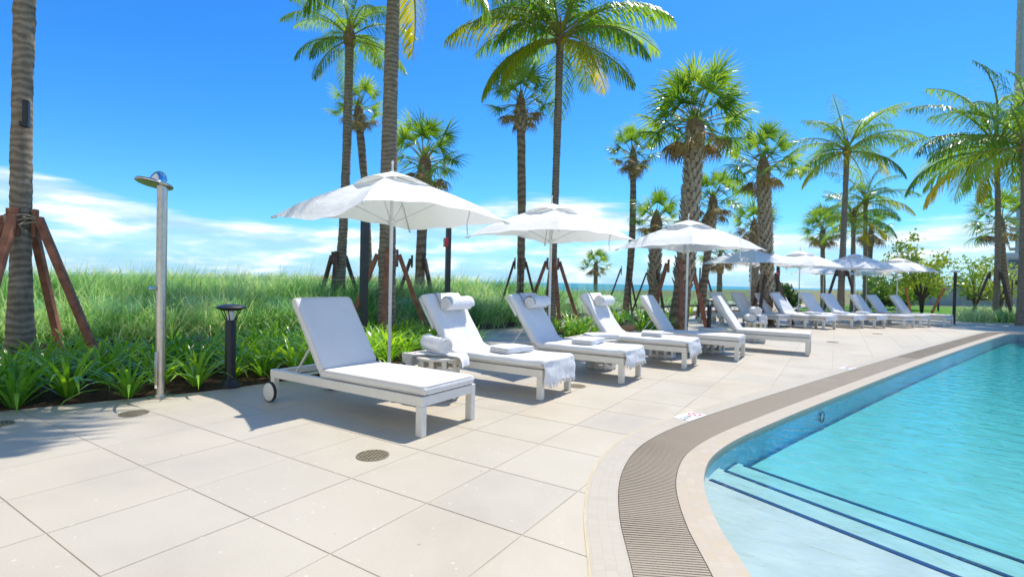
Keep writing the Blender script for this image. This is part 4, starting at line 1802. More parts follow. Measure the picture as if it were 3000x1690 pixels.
# ------------------------------------------------------------------ palms
def frond_mesh(name, L, e0, e1, mat, seedv, nl=54, ll=0.74, hang=1.0, vee=0.5):
    """feather frond: rib starting along +x at elevation e0, bending over to e1"""
    rnd = random.Random(seedv)
    b = MB()
    pts = [Vector((0, 0, 0))]
    tang = []
    n = 22
    for k in range(n):
        t = k / (n - 1)
        e = math.radians(e0 + (e1 - e0) * (t ** 1.35))
        d = Vector((math.cos(e), 0, math.sin(e)))
        tang.append(d)
        pts.append(pts[-1] + d * (L / n))
    tang.append(tang[-1])
    b.tube(pts, [0.030 * (1 - 0.9 * k / n) + 0.003 for k in range(n + 1)], 5)
    nrib = len(b.f)
    for k in range(nl):
        t = 0.16 + 0.84 * (k + 0.3) / nl
        fi = t * n
        i = min(n - 1, int(fi))
        p = pts[i].lerp(pts[i + 1], fi - i)
        d = tang[min(i, n)]
        side0 = Vector((0, 1, 0))
        upn = side0.cross(d) * -1
        prof = math.sin(PI * min(1, (t - 0.10) / 0.9) ** 0.75) ** 0.55 if t < 1 else 0.3
        ln_ = ll * max(0.28, prof) * rnd.uniform(0.88, 1.08)
        for sgn in (-1, 1):
            fw_ = 0.45 + 0.55 * t + rnd.uniform(-0.08, 0.08)
            dr = (side0 * sgn + d * fw_ + Vector((0, 0, vee * (1 - t) - 0.10 + rnd.uniform(-0.12, 0.12)))).normalized()
            q = [p]
            dd = dr.copy()
            segs = 3
            for s_i in range(segs):
                dd = (dd + Vector((0, 0, -hang * (0.45 + 0.5 * s_i) * 0.55)) + Vector((rnd.uniform(-0.13, 0.13), rnd.uniform(-0.13, 0.13), rnd.uniform(-0.13, 0.13)))).normalized()
                q.append(q[-1] + dd * ln_ / segs)
            wd = dr.cross(Vector((0, 0, 1)))
            wd = wd.normalized() if wd.length > 0.1 else Vector((1, 0, 0))
            ws = [0.009, 0.0145, 0.010, 0.0015]
            o_ = len(b.v)
            for pt, w_ in zip(q, ws):
                b.v.append(tuple(pt - wd * w_))
                b.v.append(tuple(pt + wd * w_))
            for s_i in range(segs):
                a = o_ + 2 * s_i
                b.f.append((a, a + 1, a + 3, a + 2))
    me = b.mesh(name, M['rachis'])
    me.materials.append(mat)
    mi = [0] * nrib + [1] * (len(b.f) - nrib)
    me.polygons.foreach_set('material_index', mi)
    me.update()
    return me


FR = {
    'up': [frond_mesh('frond', 2.5, 72, 12, M['frond'], 1), frond_mesh('frond', 2.4, 62, -12, M['frond'], 2)],
    'mid': [frond_mesh('frond', 2.7, 40, -38, M['frond'], 3), frond_mesh('frond', 2.6, 28, -48, M['frond'], 4)],
    'low': [frond_mesh('frond', 2.5, 8, -66, M['frond'], 5, hang=1.2), frond_mesh('frond', 2.3, -12, -72, M['frond'], 6, hang=1.3)],
    'yel': [frond_mesh('frond', 2.5, 18, -52, M['frond_y'], 7, hang=1.3), frond_mesh('frond', 2.2, -15, -78, M['frond_y'], 8, hang=1.4)],
}


def fan_mesh(name, mat, seedv, pet=0.75, blade=0.62, droop=0.5, nb=30):
    """fan leaf: stalk along +x, blades radiating at its end"""
    rnd = random.Random(seedv)
    b = MB()
    pts = [Vector((0, 0, 0)), Vector((pet * 0.5, 0, 0.02)), Vector((pet, 0, -0.02))]
    b.tube(pts, [0.02, 0.014, 0.010], 5)
    nr = len(b.f)
    hub = pts[-1]
    for k in range(nb):
        a = math.radians(-128 + 256 * (k + 0.5) / nb + rnd.uniform(-3, 3))
        L = blade * (0.70 + 0.30 * math.cos(a * 0.6)) * rnd.uniform(0.9, 1.08)
        d = Vector((math.cos(a), math.sin(a), 0.22 * math.cos(2 * a) + 0.14 - 0.22 * abs(math.sin(a))))
        d.normalize()
        wd = Vector((-math.sin(a), math.cos(a), 0.25 * (1 if k % 2 else -1)))
        q = [hub]
        dd = d
        for s_i in range(3):
            dd = (dd + Vector((0, 0, -droop * (0.12 + 0.34 * s_i * (0.7 + 0.6 * rnd.random()))))).normalized()
            q.append(q[-1] + dd * L / 3)
        o_ = len(b.v)
        for pt, w_ in zip(q, (0.005, 0.019, 0.013, 0.0015)):
            b.v.append(tuple(pt - wd * w_))
            b.v.append(tuple(pt + wd * w_))
        for s_i in range(3):
            c = o_ + 2 * s_i
            b.f.append((c, c + 1, c + 3, c + 2))
    me = b.mesh(name, M['rachis'])
    me.materials.append(mat)
    me.polygons.foreach_set('material_index', [0] * nr + [1] * (len(b.f) - nr))
    me.update()
    return me


FAN = [fan_mesh('fan_leaf', M['fan'], 1), fan_mesh('fan_leaf', M['fan'], 2, 0.65, 0.7, 0.8), fan_mesh('fan_leaf', M['fan'], 3, 0.8, 0.62, 0.35)]
FANB = [fan_mesh('fan_leaf', M['fan_b'], 4, 0.55, 0.6, 1.4), fan_mesh('fan_leaf', M['fan_b'], 5, 0.6, 0.55, 1.1)]


def trunk_path(base, top, bend):
    base, top = Vector(base), Vector(top)
    n = 26
    side = Vector((R2.x, R2.y, 0))
    return [base.lerp(top, k / n) + side * bend * math.sin(PI * k / n) for k in range(n + 1)]


def ringed_trunk(pts, r0, r1, seedv, flare=1.5, step=0.085):
    """bark with raised leaf-scar rings"""
    rnd = random.Random(seedv)
    L = sum((b - a).length for a, b in zip(pts, pts[1:]))
    P, Rr = [], []
    m = int(L / step)
    for k in range(m + 1):
        t = k / m
        f = t * (len(pts) - 1)
        i = min(len(pts) - 2, int(f))
        p = pts[i].lerp(pts[i + 1], f - i)
        r = r0 + (r1 - r0) * t
        r *= 1 + (flare - 1) * math.exp(-t * L / 0.45)
        r *= 1 + 0.05 * math.sin(t * 7 + seedv) + 0.035 * math.sin(t * 23 + seedv * 2) + rnd.uniform(-0.012, 0.012)
        j = Vector((rnd.uniform(-1, 1), rnd.uniform(-1, 1), 0)) * 0.005
        P += [p + j - Vector((0, 0, step * 0.42)), p + j]
        Rr += [r * 1.018 * rnd.uniform(0.985, 1.015), r * 0.985]
    return P, Rr


def coco(name_lab, px_, dep, top_px, top_py, r0=0.13, r1=0.10, seedv=1, nf=20, size=1.0, bend=0.0, zb=0.0, yel=2, group='coconut palms', pos=None, spin=0.0, flare=1.5):
    x, y = pos if pos else place(px_, dep)
    tx, ty = place(top_px, dep)
    if pos:
        dd_ = pos[0] * F2.x + pos[1] * F2.y
        tx, ty = place(top_px, dd_)
    tz = zat(top_px, top_py, dep)
    r = empty('coconut_palm', (x, y, zb))
    tag(r, name_lab, 'palm tree', group)
    pts = trunk_path((0, 0, -0.1), (tx - x, ty - y, tz - zb), bend)
    P, Rr = ringed_trunk(pts, r0, r1, seedv, flare)
    b = MB()
    b.tube(P, Rr, 14)
    b.build('trunk', M['coco_trunk'], r, True, 0.9)
    rnd = random.Random(seedv * 13)
    c = MB()
    c.lathe([(r1 * 0.9, -0.12), (r1 * 1.5, 0.02), (r1 * 1.7, 0.16), (r1 * 1.1, 0.36), (r1 * 0.4, 0.62), (0.01, 0.8)], 12)
    cr = c.build('crown', M['fibre'], r, True, loc=pts[-1])
    for k in range(nf):
        t = (k + 0.5) / nf
        az = k * 2.39996 + seedv + spin
        if t < 0.30:
            kind, zo = 'up', 0.35
        elif t < 0.68:
            kind, zo = 'mid', 0.22
        else:
            kind, zo = 'low', 0.10
        me = FR[kind][k % 2]
        if k >= nf - yel:
            me = FR['yel'][k % 2]
        sc = size * rnd.uniform(0.9, 1.1)
        o_ = link('frond', me, cr, (0.06 * math.cos(az), 0.06 * math.sin(az), zo), (rnd.uniform(-0.35, 0.35), rnd.uniform(-0.12, 0.12), az), sc)
        o_.rotation_euler.rotate_axis('Z', rnd.uniform(-0.1, 0.1))
    return r


def sabal(name_lab, px_, dep, top_px, top_py, r0=0.16, r1=0.14, seedv=1, nf=32, size=1.0, bend=0.0, zb=0.0, boots=0, dry=7, group='cabbage palms', skirt=True):
    x, y = place(px_, dep)
    tx, ty = place(top_px, dep)
    tz = zat(top_px, top_py, dep)
    r = empty('cabbage_palm', (x, y, zb))
    tag(r, name_lab, 'palm tree', group)
    pts = trunk_path((0, 0, -0.1), (tx - x, ty - y, tz - zb), bend)
    P, Rr = ringed_trunk(pts, r0, r1, seedv, 1.25, 0.11)
    b = MB()
    b.tube(P, Rr, 12)
    tr_ = b.build('trunk', M['sabal_trunk'], r, True, 0.9)
    rnd = random.Random(seedv * 17)
    L = tz - zb
    if boots or skirt:
        bm_ = MB()
        zlow = L * (1 - boots) if boots else L - 0.55 * size
        nbt = int((L - zlow) / 0.018)
        for k in range(nbt):
            t = zlow / L + (1 - zlow / L) * k / nbt
            f = t * (len(pts) - 1)
            i = min(len(pts) - 2, int(f))
            p = pts[i].lerp(pts[i + 1], f - i)
            a = k * 2.39996
            rr = (r0 + (r1 - r0) * t) * 0.98
            d = Vector((math.cos(a), math.sin(a), 0))
            s_d = Vector((-d.y, d.x, 0))
            q0 = p + d * rr * 0.75 - Vector((0, 0, 0.10))
            out = 0.055 if boots else 0.10
            hh = 0.20 * rnd.uniform(0.7, 1.3)
            q1 = q0 + d * (out + rr * 0.25) + Vector((0, 0, hh))
            w0, w1 = 0.075, 0.028
            bm_.add([q0 - s_d * w0, q0 + s_d * w0, q0 + d * 0.05 + s_d * w0 * 0.8, q0 + d * 0.05 - s_d * w0 * 0.8,
                     q1 - s_d * w1, q1 + s_d * w1, q1 + d * 0.02 + s_d * w1, q1 + d * 0.02 - s_d * w1],
                    [(0, 1, 5, 4), (1, 2, 6, 5), (2, 3, 7, 6), (3, 0, 4, 7), (4, 5, 6, 7)])
        bo_ = bm_.build('leaf_boots', M['boot'], tr_)
        bo_['kind'] = 'stuff'
    c = MB()
    c.lathe([(r1 * 0.9, -0.15), (r1 * 1.25, 0.0), (r1 * 1.2, 0.2), (r1 * 0.7, 0.45), (0.02, 0.65)], 12)
    cr = c.build('crown', M['fibre'], r, True, loc=pts[-1])
    for k in range(nf):
        t = (k + 0.5) / nf
        az = k * 2.39996 + seedv * 1.7
        el = 82 - 128 * t ** 0.85 + rnd.uniform(-9, 9)
        dryl = k >= nf - dry
        me = (FANB if dryl else FAN)[rnd.randrange(2 if dryl else 3)]
        e = math.radians(el)
        zo = 0.42 * (1 - t) + 0.02
        sc = size * rnd.uniform(0.88, 1.12) * (0.9 if dryl else 1.0)
        link('fan_leaf', me, cr, (0.08 * math.cos(az), 0.08 * math.sin(az), zo), (rnd.uniform(-0.3, 0.3), -e, az), sc)
    return r


def extra_fronds(palm, specs):
    cr = [c for c in palm.children if c.name.startswith('crown')][0]
    for (kind, i, a, sc, rx, z) in specs:
        link('frond', FR[kind][i], cr, (0, 0, z), (rx, 0, a), sc)


LEFT = math.atan2(-R2.y, -R2.x)
CAMW = math.atan2(-F2.y, -F2.x)
# near palms with their braces
P0 = coco('palm trunk at the left picture edge, roped to reddish timber braces', 62, 6.25, 84, -620, 0.118, 0.085, 3, 18, 1.0, -0.05, 0, flare=1.75)
sl_ = MB()
sl_.box((0, 0, 0), (0.035, 0.028, 0.16))
sl_.box((0.03, -0.01, -0.13), (0.03, 0.035, 0.03))
zz_l = zat(70, 345, 6.25)
xx_l, yy_l = place(72, 6.25 - 0.12)
o = sl_.build('trunk_spotlight', M['black'], None, bevel=0.006, loc=(xx_l, yy_l, zz_l), rot=(0, 0, -0.57))
tag(o, 'small black spotlight strapped to the leftmost palm trunk', 'spotlight')
PC = coco('tall palm trunk rising behind the nearest parasol, crown above the picture', 1135, 10.0, 1140, -190, 0.165, 0.125, 5, 20, 1.05, -0.03, 0, 4)
PA = coco('coconut palm with dark glossy crown, left of the nearest parasol', 990, 13.2, 1012, 135, 0.135, 0.10, 8, 20, 0.66, 0.05, 0.2, 1)
PD = coco('tall coconut palm with yellowing fronds behind the second parasol', 1617, 14.8, 1625, 135, 0.118, 0.10, 2, 28, 1.22, 0.0, 0, 3)
extra_fronds(PD, [('yel', 0, LEFT + 0.25, 1.45, 0.2, 0.3), ('yel', 0, LEFT + 0.7, 1.3, -0.2, 0.25), ('yel', 1, LEFT + 0.5, 1.25, 0.1, 0.15), ('mid', 0, LEFT + PI, 1.35, 0.0, 0.3)])
extra_fronds(PC, [('yel', 1, LEFT + 0.5, 1.2, 0.0, 0.0), ('low', 1, LEFT + PI + 0.2, 1.1, 0.0, 0.0), ('yel', 1, CAMW - 0.3, 1.05, 0.0, 0.0), ('low', 0, -0.78, 2.0, 0.0, 0.1), ('low', 0, -0.90, 1.85, 0.3, 0.0)])
PM = coco('coconut palm above the far parasols with spreading crown', 2463, 22.0, 2469, 455, 0.135, 0.105, 6, 26, 1.0, 0.0, 0, 3)
coco('young bright green coconut palm, left of the pair behind the far parasols', 2500, 27.5, 2494, 650, 0.12, 0.10, 9, 18, 0.9, 0.0, 0, 3)
coco('bright coconut palm, right of the pair behind the far parasols', 2536, 28.5, 2528, 600, 0.12, 0.10, 12, 18, 1.0, 0.0, 0, 4)
PO = coco('large coconut palm with long glossy fronds over the hedge at the right', 2918, 21.5, 2905, 450, 0.115, 0.09, 4, 24, 1.6, 0.1, 0, 3)
PP = coco('coconut palm trunk at the right picture edge', 2995, 18.5, 2990, 440, 0.125, 0.10, 7, 20, 1.25, 0.0, 0, 2)

sabal('cabbage palm with leaning thin trunk behind the dark glossy palm', 1082, 17.5, 1042, 345, 0.12, 0.13, 1, 26, 0.78, 0.10, 0.2, 0, 8)
sabal('short cabbage palm just right of the tall trunk behind the nearest parasol', 1226, 14.0, 1238, 500, 0.145, 0.145, 2, 30, 0.90, 0.0, 0.15, 0.3, 6)
sabal('cabbage palm left of the tall coconut palm, thin brown trunk', 1522, 15.2, 1514, 330, 0.115, 0.12, 3, 28, 0.86, 0.06, 0.1, 0, 9)
sabal('tiny distant cabbage palm standing alone in the dune', 1745, 44.0, 1744, 785, 0.18, 0.16, 4, 26, 1.15, 0, 0.0, 0, 8)
sabal('cabbage palm with drooping crown left of the big shaggy palm', 1832, 19.5, 1845, 475, 0.125, 0.125, 5, 28, 0.86, 0.12, 0.0, 0, 9)
PH = sabal('largest shaggy cabbage palm with thick booted trunk behind the third parasol', 1985, 13.2, 2024, 390, 0.225, 0.19, 6, 40, 1.18, 0.06, 0, 0.75, 9)
sabal('small cabbage palm just left of the big shaggy trunk', 1915, 17.5, 1918, 668, 0.19, 0.17, 7, 28, 0.78, 0, 0, 0.6, 10)
sabal('cabbage palm just right of the big shaggy trunk, curved stem', 2052, 19.0, 2082, 610, 0.14, 0.14, 8, 28, 0.88, 0.0, 0, 0.2, 8)
PK = sabal('cabbage palm with neat round crown right of the third parasol', 2252, 16.5, 2226, 505, 0.175, 0.155, 9, 32, 1.0, 0.02, 0, 0.8, 5)
sabal('brownish cabbage palm behind the booted trunk right of the third parasol', 2212, 22.0, 2204, 680, 0.15, 0.14, 10, 28, 0.95, 0, 0, 0.6, 14)
sabal('distant cabbage palm half hidden below the third parasol', 2108, 31.0, 2107, 765, 0.16, 0.14, 11, 24, 1.2, 0, 0, 0, 10)
sabal('small distant cabbage palm left of the far coconut palm', 2413, 32.0, 2405, 690, 0.14, 0.13, 12, 26, 1.25, 0, 0, 0, 8)
sabal('small distant cabbage palm right of the far coconut palms', 2546, 34.0, 2546, 690, 0.16, 0.14, 13, 26, 1.2, 0, 0, 0, 8)
sabal('slim palm with curved stem between the two right coconut trunks', 2966, 28.0, 2926, 665, 0.15, 0.13, 14, 24, 1.5, -0.1, 0, 0, 3)


def brace(lab, palm_xy, zc, rtrunk, reach, mat, n=3, spin=0.0, w=0.09, rope=False, grp='timber braces around palms', ground=0.0):
    r = empty('palm_brace', (palm_xy[0], palm_xy[1], ground))
    tag(r, lab, 'brace', grp)
    for k in range(n):
        a = spin + 2 * PI * k / n
        d = Vector((math.cos(a), math.sin(a), 0))
        b = MB()
        top = d * (rtrunk + w * 0.25) + Vector((0, 0, zc))
        b.bar(top - Vector((0, 0, 0.18)), top + Vector((0, 0, 0.16)), w, w * 0.5, d)
        b.build('cleat', mat, r, bevel=0.004)
        b = MB()
        b.bar(top + d * w * 0.4 + Vector((0, 0, 0.06)), d * reach + Vector((0, 0, -0.05)), w, w)
        b.build('stake', mat, r, bevel=0.005)
    if rope:
        for q in range(3):
            b = MB()
            pts = [((rtrunk + w * 0.62) * math.cos(t), (rtrunk + w * 0.62) * math.sin(t), zc + 0.02 * math.sin(3 * t + q) + 0.04 * q - 0.02) for t in np.linspace(0, 2 * PI, 26)]
            b.tube(pts, 0.010, 6, False)
            b.build('rope', M['rope'], r, True)
        b = MB()
        a = spin + 0.9
        vd = Vector((-palm_xy[0], -palm_xy[1], 0)).normalized()
        q0 = vd * (rtrunk + w * 0.7)
        pts = [q0 + Vector((0.03 * math.cos(t * 3), 0.03 * math.sin(t * 2), zc + 0.05 - 0.045 * t)) for t in np.linspace(0, 4, 20)]
        b.tube(pts, 0.011, 6)
        b.build('rope_knot', M['rope'], r, True)
    return r


va = math.atan2(R2.y, R2.x)
x0, y0_ = place(64, 6.25)
brace('reddish timber braces roped around the leftmost palm trunk', (x0, y0_), 1.80, 0.11, 0.86, M['timber'], 4, va + 0.25, 0.08, True)
x0, y0_ = place(1136, 10.0)
brace('reddish timber braces around the tall trunk behind the nearest parasol', (x0, y0_), 1.62, 0.15, 0.85, M['timber'], 4, va + 0.15, 0.085)
x0, y0_ = place(1618, 14.8)
brace('reddish timber braces around the palm behind the second parasol', (x0, y0_), 1.75, 0.14, 0.85, M['timber'], 4, va + 0.2, 0.085)
x0, y0_ = place(1988, 13.2)
brace('reddish timber braces around the big shaggy palm trunk', (x0, y0_), 1.70, 0.24, 0.75, M['timber'], 4, va - 0.2, 0.10)
for (px_, dep, rt, zc, lab) in [(988, 13.2, 0.14, 1.72, 'dark timber braces around the dark glossy palm left of the nearest parasol'),
                                (1226, 14.0, 0.17, 1.70, 'dark timber braces around the short cabbage palm'),
                                (1522, 15.2, 0.16, 1.75, 'thin dark braces around the cabbage palm left of the tall coconut palm'),
                                (1832, 19.5, 0.15, 1.72, 'thin dark braces around the palm left of the big shaggy one'),
                                (1915, 17.5, 0.21, 1.55, 'thin dark braces around the small palm left of the shaggy trunk'),
                                (2050, 19.0, 0.17, 1.70, 'thin dark braces around the curved palm right of the shaggy trunk'),
                                (2248, 16.5, 0.20, 1.50, 'dark braces around the booted trunk right of the third parasol'),
                                (2464, 22.0, 0.17, 1.90, 'dark timber braces around the tall far coconut trunk'),
                                (2916, 21.5, 0.17, 1.90, 'dark timber braces around the large palm in the right hedge'),
                                (2964, 28.0, 0.16, 1.75, 'thin braces around the slim curved palm at the right')]:
    x0, y0_ = place(px_, dep)
    brace(lab, (x0, y0_), zc, rt, 0.80, M['dtimber'], 3, va + dep, 0.055 if 'thin' in lab else 0.085)

# ------------------------------------------------------------------ lilies in the beds
def blade_np(base, az, L, lean, droop, width, segs=5):
    """arching strap leaves as numpy arrays: returns V (n,(segs+1)*2,3)"""
    n = len(L)
    t = np.linspace(0, 1, segs + 1)
    d = np.stack([np.cos(az), np.sin(az)], 1)
    el0 = np.pi / 2 - lean
    V = np.zeros((n, segs + 1, 3))
    p = base.copy()
    V[:, 0] = p
    for k in range(segs):
        e = el0 - droop * ((k + 0.5) / segs) ** 1.3
        st_ = (L / segs)[:, None] * np.stack([np.cos(e) * d[:, 0], np.cos(e) * d[:, 1], np.sin(e)], 1)
        p = p + st_
        V[:, k + 1] = p
    side = np.stack([-d[:, 1], d[:, 0], np.zeros(n)], 1)
    prof = np.sin(np.pi * np.clip(0.18 + 0.82 * t, 0, 1)) ** 0.7
    prof[-1] = 0.04
    w = width[:, None] * prof[None]
    A = V - side[:, None] * w[..., None]
    B = V + side[:, None] * w[..., None]
    out = np.stack([A, B], 2).reshape(n, (segs + 1) * 2, 3)
    k = np.arange(segs)
    q = np.stack([2 * k, 2 * k + 1, 2 * k + 3, 2 * k + 2], 1)
    Fq = (q[None] + (np.arange(n) * (segs + 1) * 2)[:, None, None]).reshape(-1, 4)
    return out.reshape(-1, 3), Fq


LEAF = []
for k in range(6):
    V, Fq = blade_np(np.zeros((1, 3)), np.zeros(1), np.array([0.50 + 0.06 * k]), np.array([0.22 + 0.11 * k]), np.array([0.75 + 0.17 * k]), np.array([0.017 + 0.001 * (k % 3)]), 7)
    # fold along the midrib
    LEAF.append(np_mesh('leaf', V, Fq, M['lily'], True))


def lily(x, y, z, size, seedv, lab, parts):
    rnd = random.Random(seedv)
    nlv = rnd.randint(26, 34)
    if parts:
        r = empty('lily_plant', (x, y, z))
        for k in range(nlv):
            me = LEAF[min(5, int(6 * (k / nlv)))]
            a = k * 2.4 + rnd.uniform(-0.4, 0.4)
            link('leaf', me, r, (0.03 * math.cos(a), 0.03 * math.sin(a), 0), (rnd.uniform(-0.15, 0.15), rnd.uniform(-0.15, 0.1), a), size * rnd.uniform(0.8, 1.15))
    else:
        g = np.random.default_rng(seedv)
        k = np.arange(nlv) / nlv
        a = np.arange(nlv) * 2.4 + g.uniform(-.4, .4, nlv)
        V, Fq = blade_np(np.stack([0.03 * np.cos(a), 0.03 * np.sin(a), np.zeros(nlv)], 1), a, size * (0.5 + 0.3 * k) * g.uniform(.8, 1.15, nlv), 0.2 + 0.6 * k + g.uniform(-.1, .1, nlv), 0.8 + 0.9 * k, np.full(nlv, 0.017 * size), 5)
        r = link('lily_plant', np_mesh('lily_plant', V, Fq, M['lily'], True), None, (x, y, z))
    tag(r, lab, 'plant', 'strap-leaved lilies in the beds')
    return r


# (pixel column, distance, size, label)
spots = []
front = [(-6.35, 1.28, 0.95, 'lily at the left picture edge, in front of the leftmost palm'),
         (-6.12, 1.83, 1.05, 'brightest sunlit lily, front of the bed left of the shower'),
         (-6.55, 2.25, 0.95, 'lily behind the brightest sunlit one, left of the shower'),
         (-5.98, 2.55, 0.80, 'lily touching the foot of the steel shower'),
         (-6.25, 3.05, 0.95, 'tall lily between the steel shower and the black bollard'),
         (-5.92, 3.30, 0.70, 'low lily at the foot of the black bollard'),
         (-6.05, 3.80, 0.95, 'glossy lily right of the black bollard'),
         (-5.85, 4.25, 0.85, 'lily behind the wheel of the nearest lounger'),
         (-5.70, 5.05, 0.85, 'lily right of the nearest backrest, by the parasol pole'),
         (-5.55, 5.75, 0.95, 'bright lily behind the drum table with the towel roll')]
for k, (x, y, s_, lab) in enumerate(front):
    lily(x, y, 0.015, s_, 100 + k, lab, True)
fill = []
g = random.Random(5)


def inside(poly, x, y):
    ins = False
    j = len(poly) - 1
    for i in range(len(poly)):
        xi, yi = poly[i]
        xj, yj = poly[j]
        if (yi > y) != (yj > y) and x < (xj - xi) * (y - yi) / (yj - yi) + xi:
            ins = not ins
        j = i
    return ins


taken = [(x, y) for x, y, _, _ in front]
tries = 0
while len(fill) < 128 and tries < 20000:
    tries += 1
    if len(fill) < 92:
        x, y = g.uniform(-8.6, -5.1), g.uniform(0.6, 7.6)
        ok = inside(BED1, x, y)
    else:
        x, y = g.uniform(-6.2, -3.4), g.uniform(9.4, 22)
        ok = inside(BED2, x, y)
    if not ok or min((x - a) ** 2 + (y - b_) ** 2 for a, b_ in taken) < 0.29 ** 2:
        continue
    if (x + 5.5) ** 2 + (y - 3.02) ** 2 < 0.05 or (x - sx) ** 2 + (y - sy) ** 2 < 0.05:
        continue
    taken.append((x, y))
    fill.append((x, y))
for k, (x, y) in enumerate(fill):
    lily(x, y, 0.015, g.uniform(0.8, 1.1), 300 + k, 'leafy green lily among many in the bed ' + ('left of the paved gap' if y < 9 else 'behind the farther near-row loungers'), False)

# ------------------------------------------------------------------ dune grass
def grass(name, N, region, hmin, hmax, width, segs, seedv, zfun, clump=22, spread=0.16, droop=(0.7, 2.4), dry=0.0):
    g_ = np.random.default_rng(seedv)
    C = region(N, g_)
    n = len(C)
    base = np.repeat(C, clump, 0) + np.c_[g_.normal(0, spread, (n * clump, 2))]
    z = np.repeat(np.array([zfun(x, y) for x, y in C]), clump)
    hs_ = np.repeat(g_.uniform(hmin, hmax, n), clump) * g_.uniform(0.65, 1.1, n * clump)
    caz = np.repeat(g_.normal(0.4, 0.9, n), clump)
    az = caz + g_.normal(0, 1.0, n * clump)
    V, Fq = blade_np(np.c_[base, z - 0.03], az, hs_, np.abs(g_.normal(0.25, 0.2, n * clump)), g_.uniform(*droop, n * clump), np.full(n * clump, width) * g_.uniform(0.6, 1.3, n * clump), segs)
    me = np_mesh(name, V, Fq, M['dune'], True)
    # colour of each blade: green to straw, alike within a tuft
    lowf = 0.5 + 0.16 * np.sin(C[:, 0] * 0.9 + 1.0) * np.cos(C[:, 1] * 0.8) + 0.10 * np.sin(C[:, 0] * 2.7 + C[:, 1] * 2.1)
    tone = np.repeat(lowf + g_.normal(0, 0.11, n), clump) + g_.normal(0, 0.10, n * clump) + dry
    tone = np.where(g_.random(n * clump) < 0.05, 0.85, tone)
    at = me.attributes.new('tone', 'FLOAT', 'POINT')
    at.data.foreach_set('value', np.repeat(np.clip(tone, 0.2, 0.9), (segs + 1) * 2).astype(np.float32))
    o_ = link(name, me)
    return o_


def reg(dmin, dmax, p0=-60, p1=2700):
    def f(N, g_):
        out = []
        while len(out) < N:
            d = (dmin ** 2 + (dmax ** 2 - dmin ** 2) * g_.random()) ** 0.5 if dmax < 20 else dmin * (dmax / dmin) ** g_.random()
            p = g_.uniform(p0, p1)
            x, y = place(p, d)
            if y > 34 or x > fence_x(y) - 0.16:
                continue
            out.append((x, y))
        return np.array(out)
    return f


o = grass('dune_grass', 3400, reg(6.5, 14), 0.50, 1.14, 0.0055, 5, 21, land_z, 26, 0.15)
tag(o, 'dense pale green dune grass filling the ground beyond the glass fence', 'grass', kind='stuff')
o = grass('distant_dune_grass', 3600, reg(13, 44), 0.65, 1.0, 0.011, 4, 22, land_z, 18, 0.32)
tag(o, 'distant dune grass running to the sea horizon', 'grass', kind='stuff')
o = grass('seed_stalks', 260, reg(8, 20), 1.05, 1.45, 0.0042, 4, 23, land_z, 5, 0.14, droop=(0.2, 1.0), dry=0.2)
tag(o, 'taller thin stalks sticking up from the dune grass against the sky', 'grass', kind='stuff')


# grasses inside the fence by the right hedge
def reg_box(x0, x1, y0, y1):
    return lambda N, g_: np.c_[g_.uniform(x0, x1, N), g_.uniform(y0, y1, N)]


def reg_px(p0, p1, d0, d1):
    def f(N, g_):
        return np.array([place(g_.uniform(p0, p1), g_.uniform(d0, d1)) for _ in range(N)])
    return f


o = grass('ornamental_grass', 520, reg_px(2835, 3120, 20.0, 24), 0.55, 0.85, 0.009, 4, 31, lambda x, y: 0, 22, 0.22)
tag(o, 'bank of feathery green grass round the right-hand palms', 'grass', kind='stuff')


# ------------------------------------------------------------------ broadleaf trees and shrubs
def leaf_tree(name, lab, cat, x, y, h, rad, nleaf, mat, seedv, trunk=True, group=None, flat=0.8, lsize=0.08, zlow=0.35):
    rnd = random.Random(seedv)
    g_ = np.random.default_rng(seedv)
    r = empty(name, (x, y, 0))
    tag(r, lab, cat, group)
    b = MB()
    tips = []
    for k in range(9):
        a = k * 2.4 + seedv
        rr = rad * rnd.uniform(0.35, 0.85)
        tip = Vector((rr * math.cos(a), rr * math.sin(a), h * rnd.uniform(zlow, 0.92)))
        mid = Vector((tip.x * 0.35, tip.y * 0.35, tip.z * 0.55))
        b.tube([Vector((0, 0, 0)), Vector((tip.x * 0.08, tip.y * 0.08, h * 0.18)), mid, tip], [0.07, 0.06, 0.035, 0.012], 6)
        tips += [tip, mid.lerp(tip, 0.5)]
    if trunk:
        b.build('trunk', M['dtimber'], r, True)
    C = []
    for tp in tips:
        for q in range(3):
            C.append(tp + Vector((rnd.gauss(0, rad * 0.17), rnd.gauss(0, rad * 0.17), rnd.gauss(0, h * 0.07))))
    C = np.array([tuple(c) for c in C])
    idx = g_.integers(0, len(C), nleaf)
    P = C[idx] + g_.normal(0, 1, (nleaf, 3)) * np.array([rad * 0.13, rad * 0.13, rad * 0.11 * flat])
    P[:, 2] = np.maximum(P[:, 2], 0.05)
    u = g_.normal(0, 1, (nleaf, 3))
    u /= np.linalg.norm(u, axis=1)[:, None]
    w = np.cross(u, g_.normal(0, 1, (nleaf, 3)))
    w /= np.linalg.norm(w, axis=1)[:, None]
    s_l = lsize * g_.uniform(0.6, 1.3, nleaf)[:, None]
    V = np.stack([P - u * s_l, P + w * s_l * 0.7, P + u * s_l, P - w * s_l * 0.7], 1).reshape(-1, 3)
    Fq = np.arange(nleaf * 4).reshape(-1, 4)
    link('crown' if trunk else 'foliage', np_mesh('crown', V, Fq, mat), r)
    return r


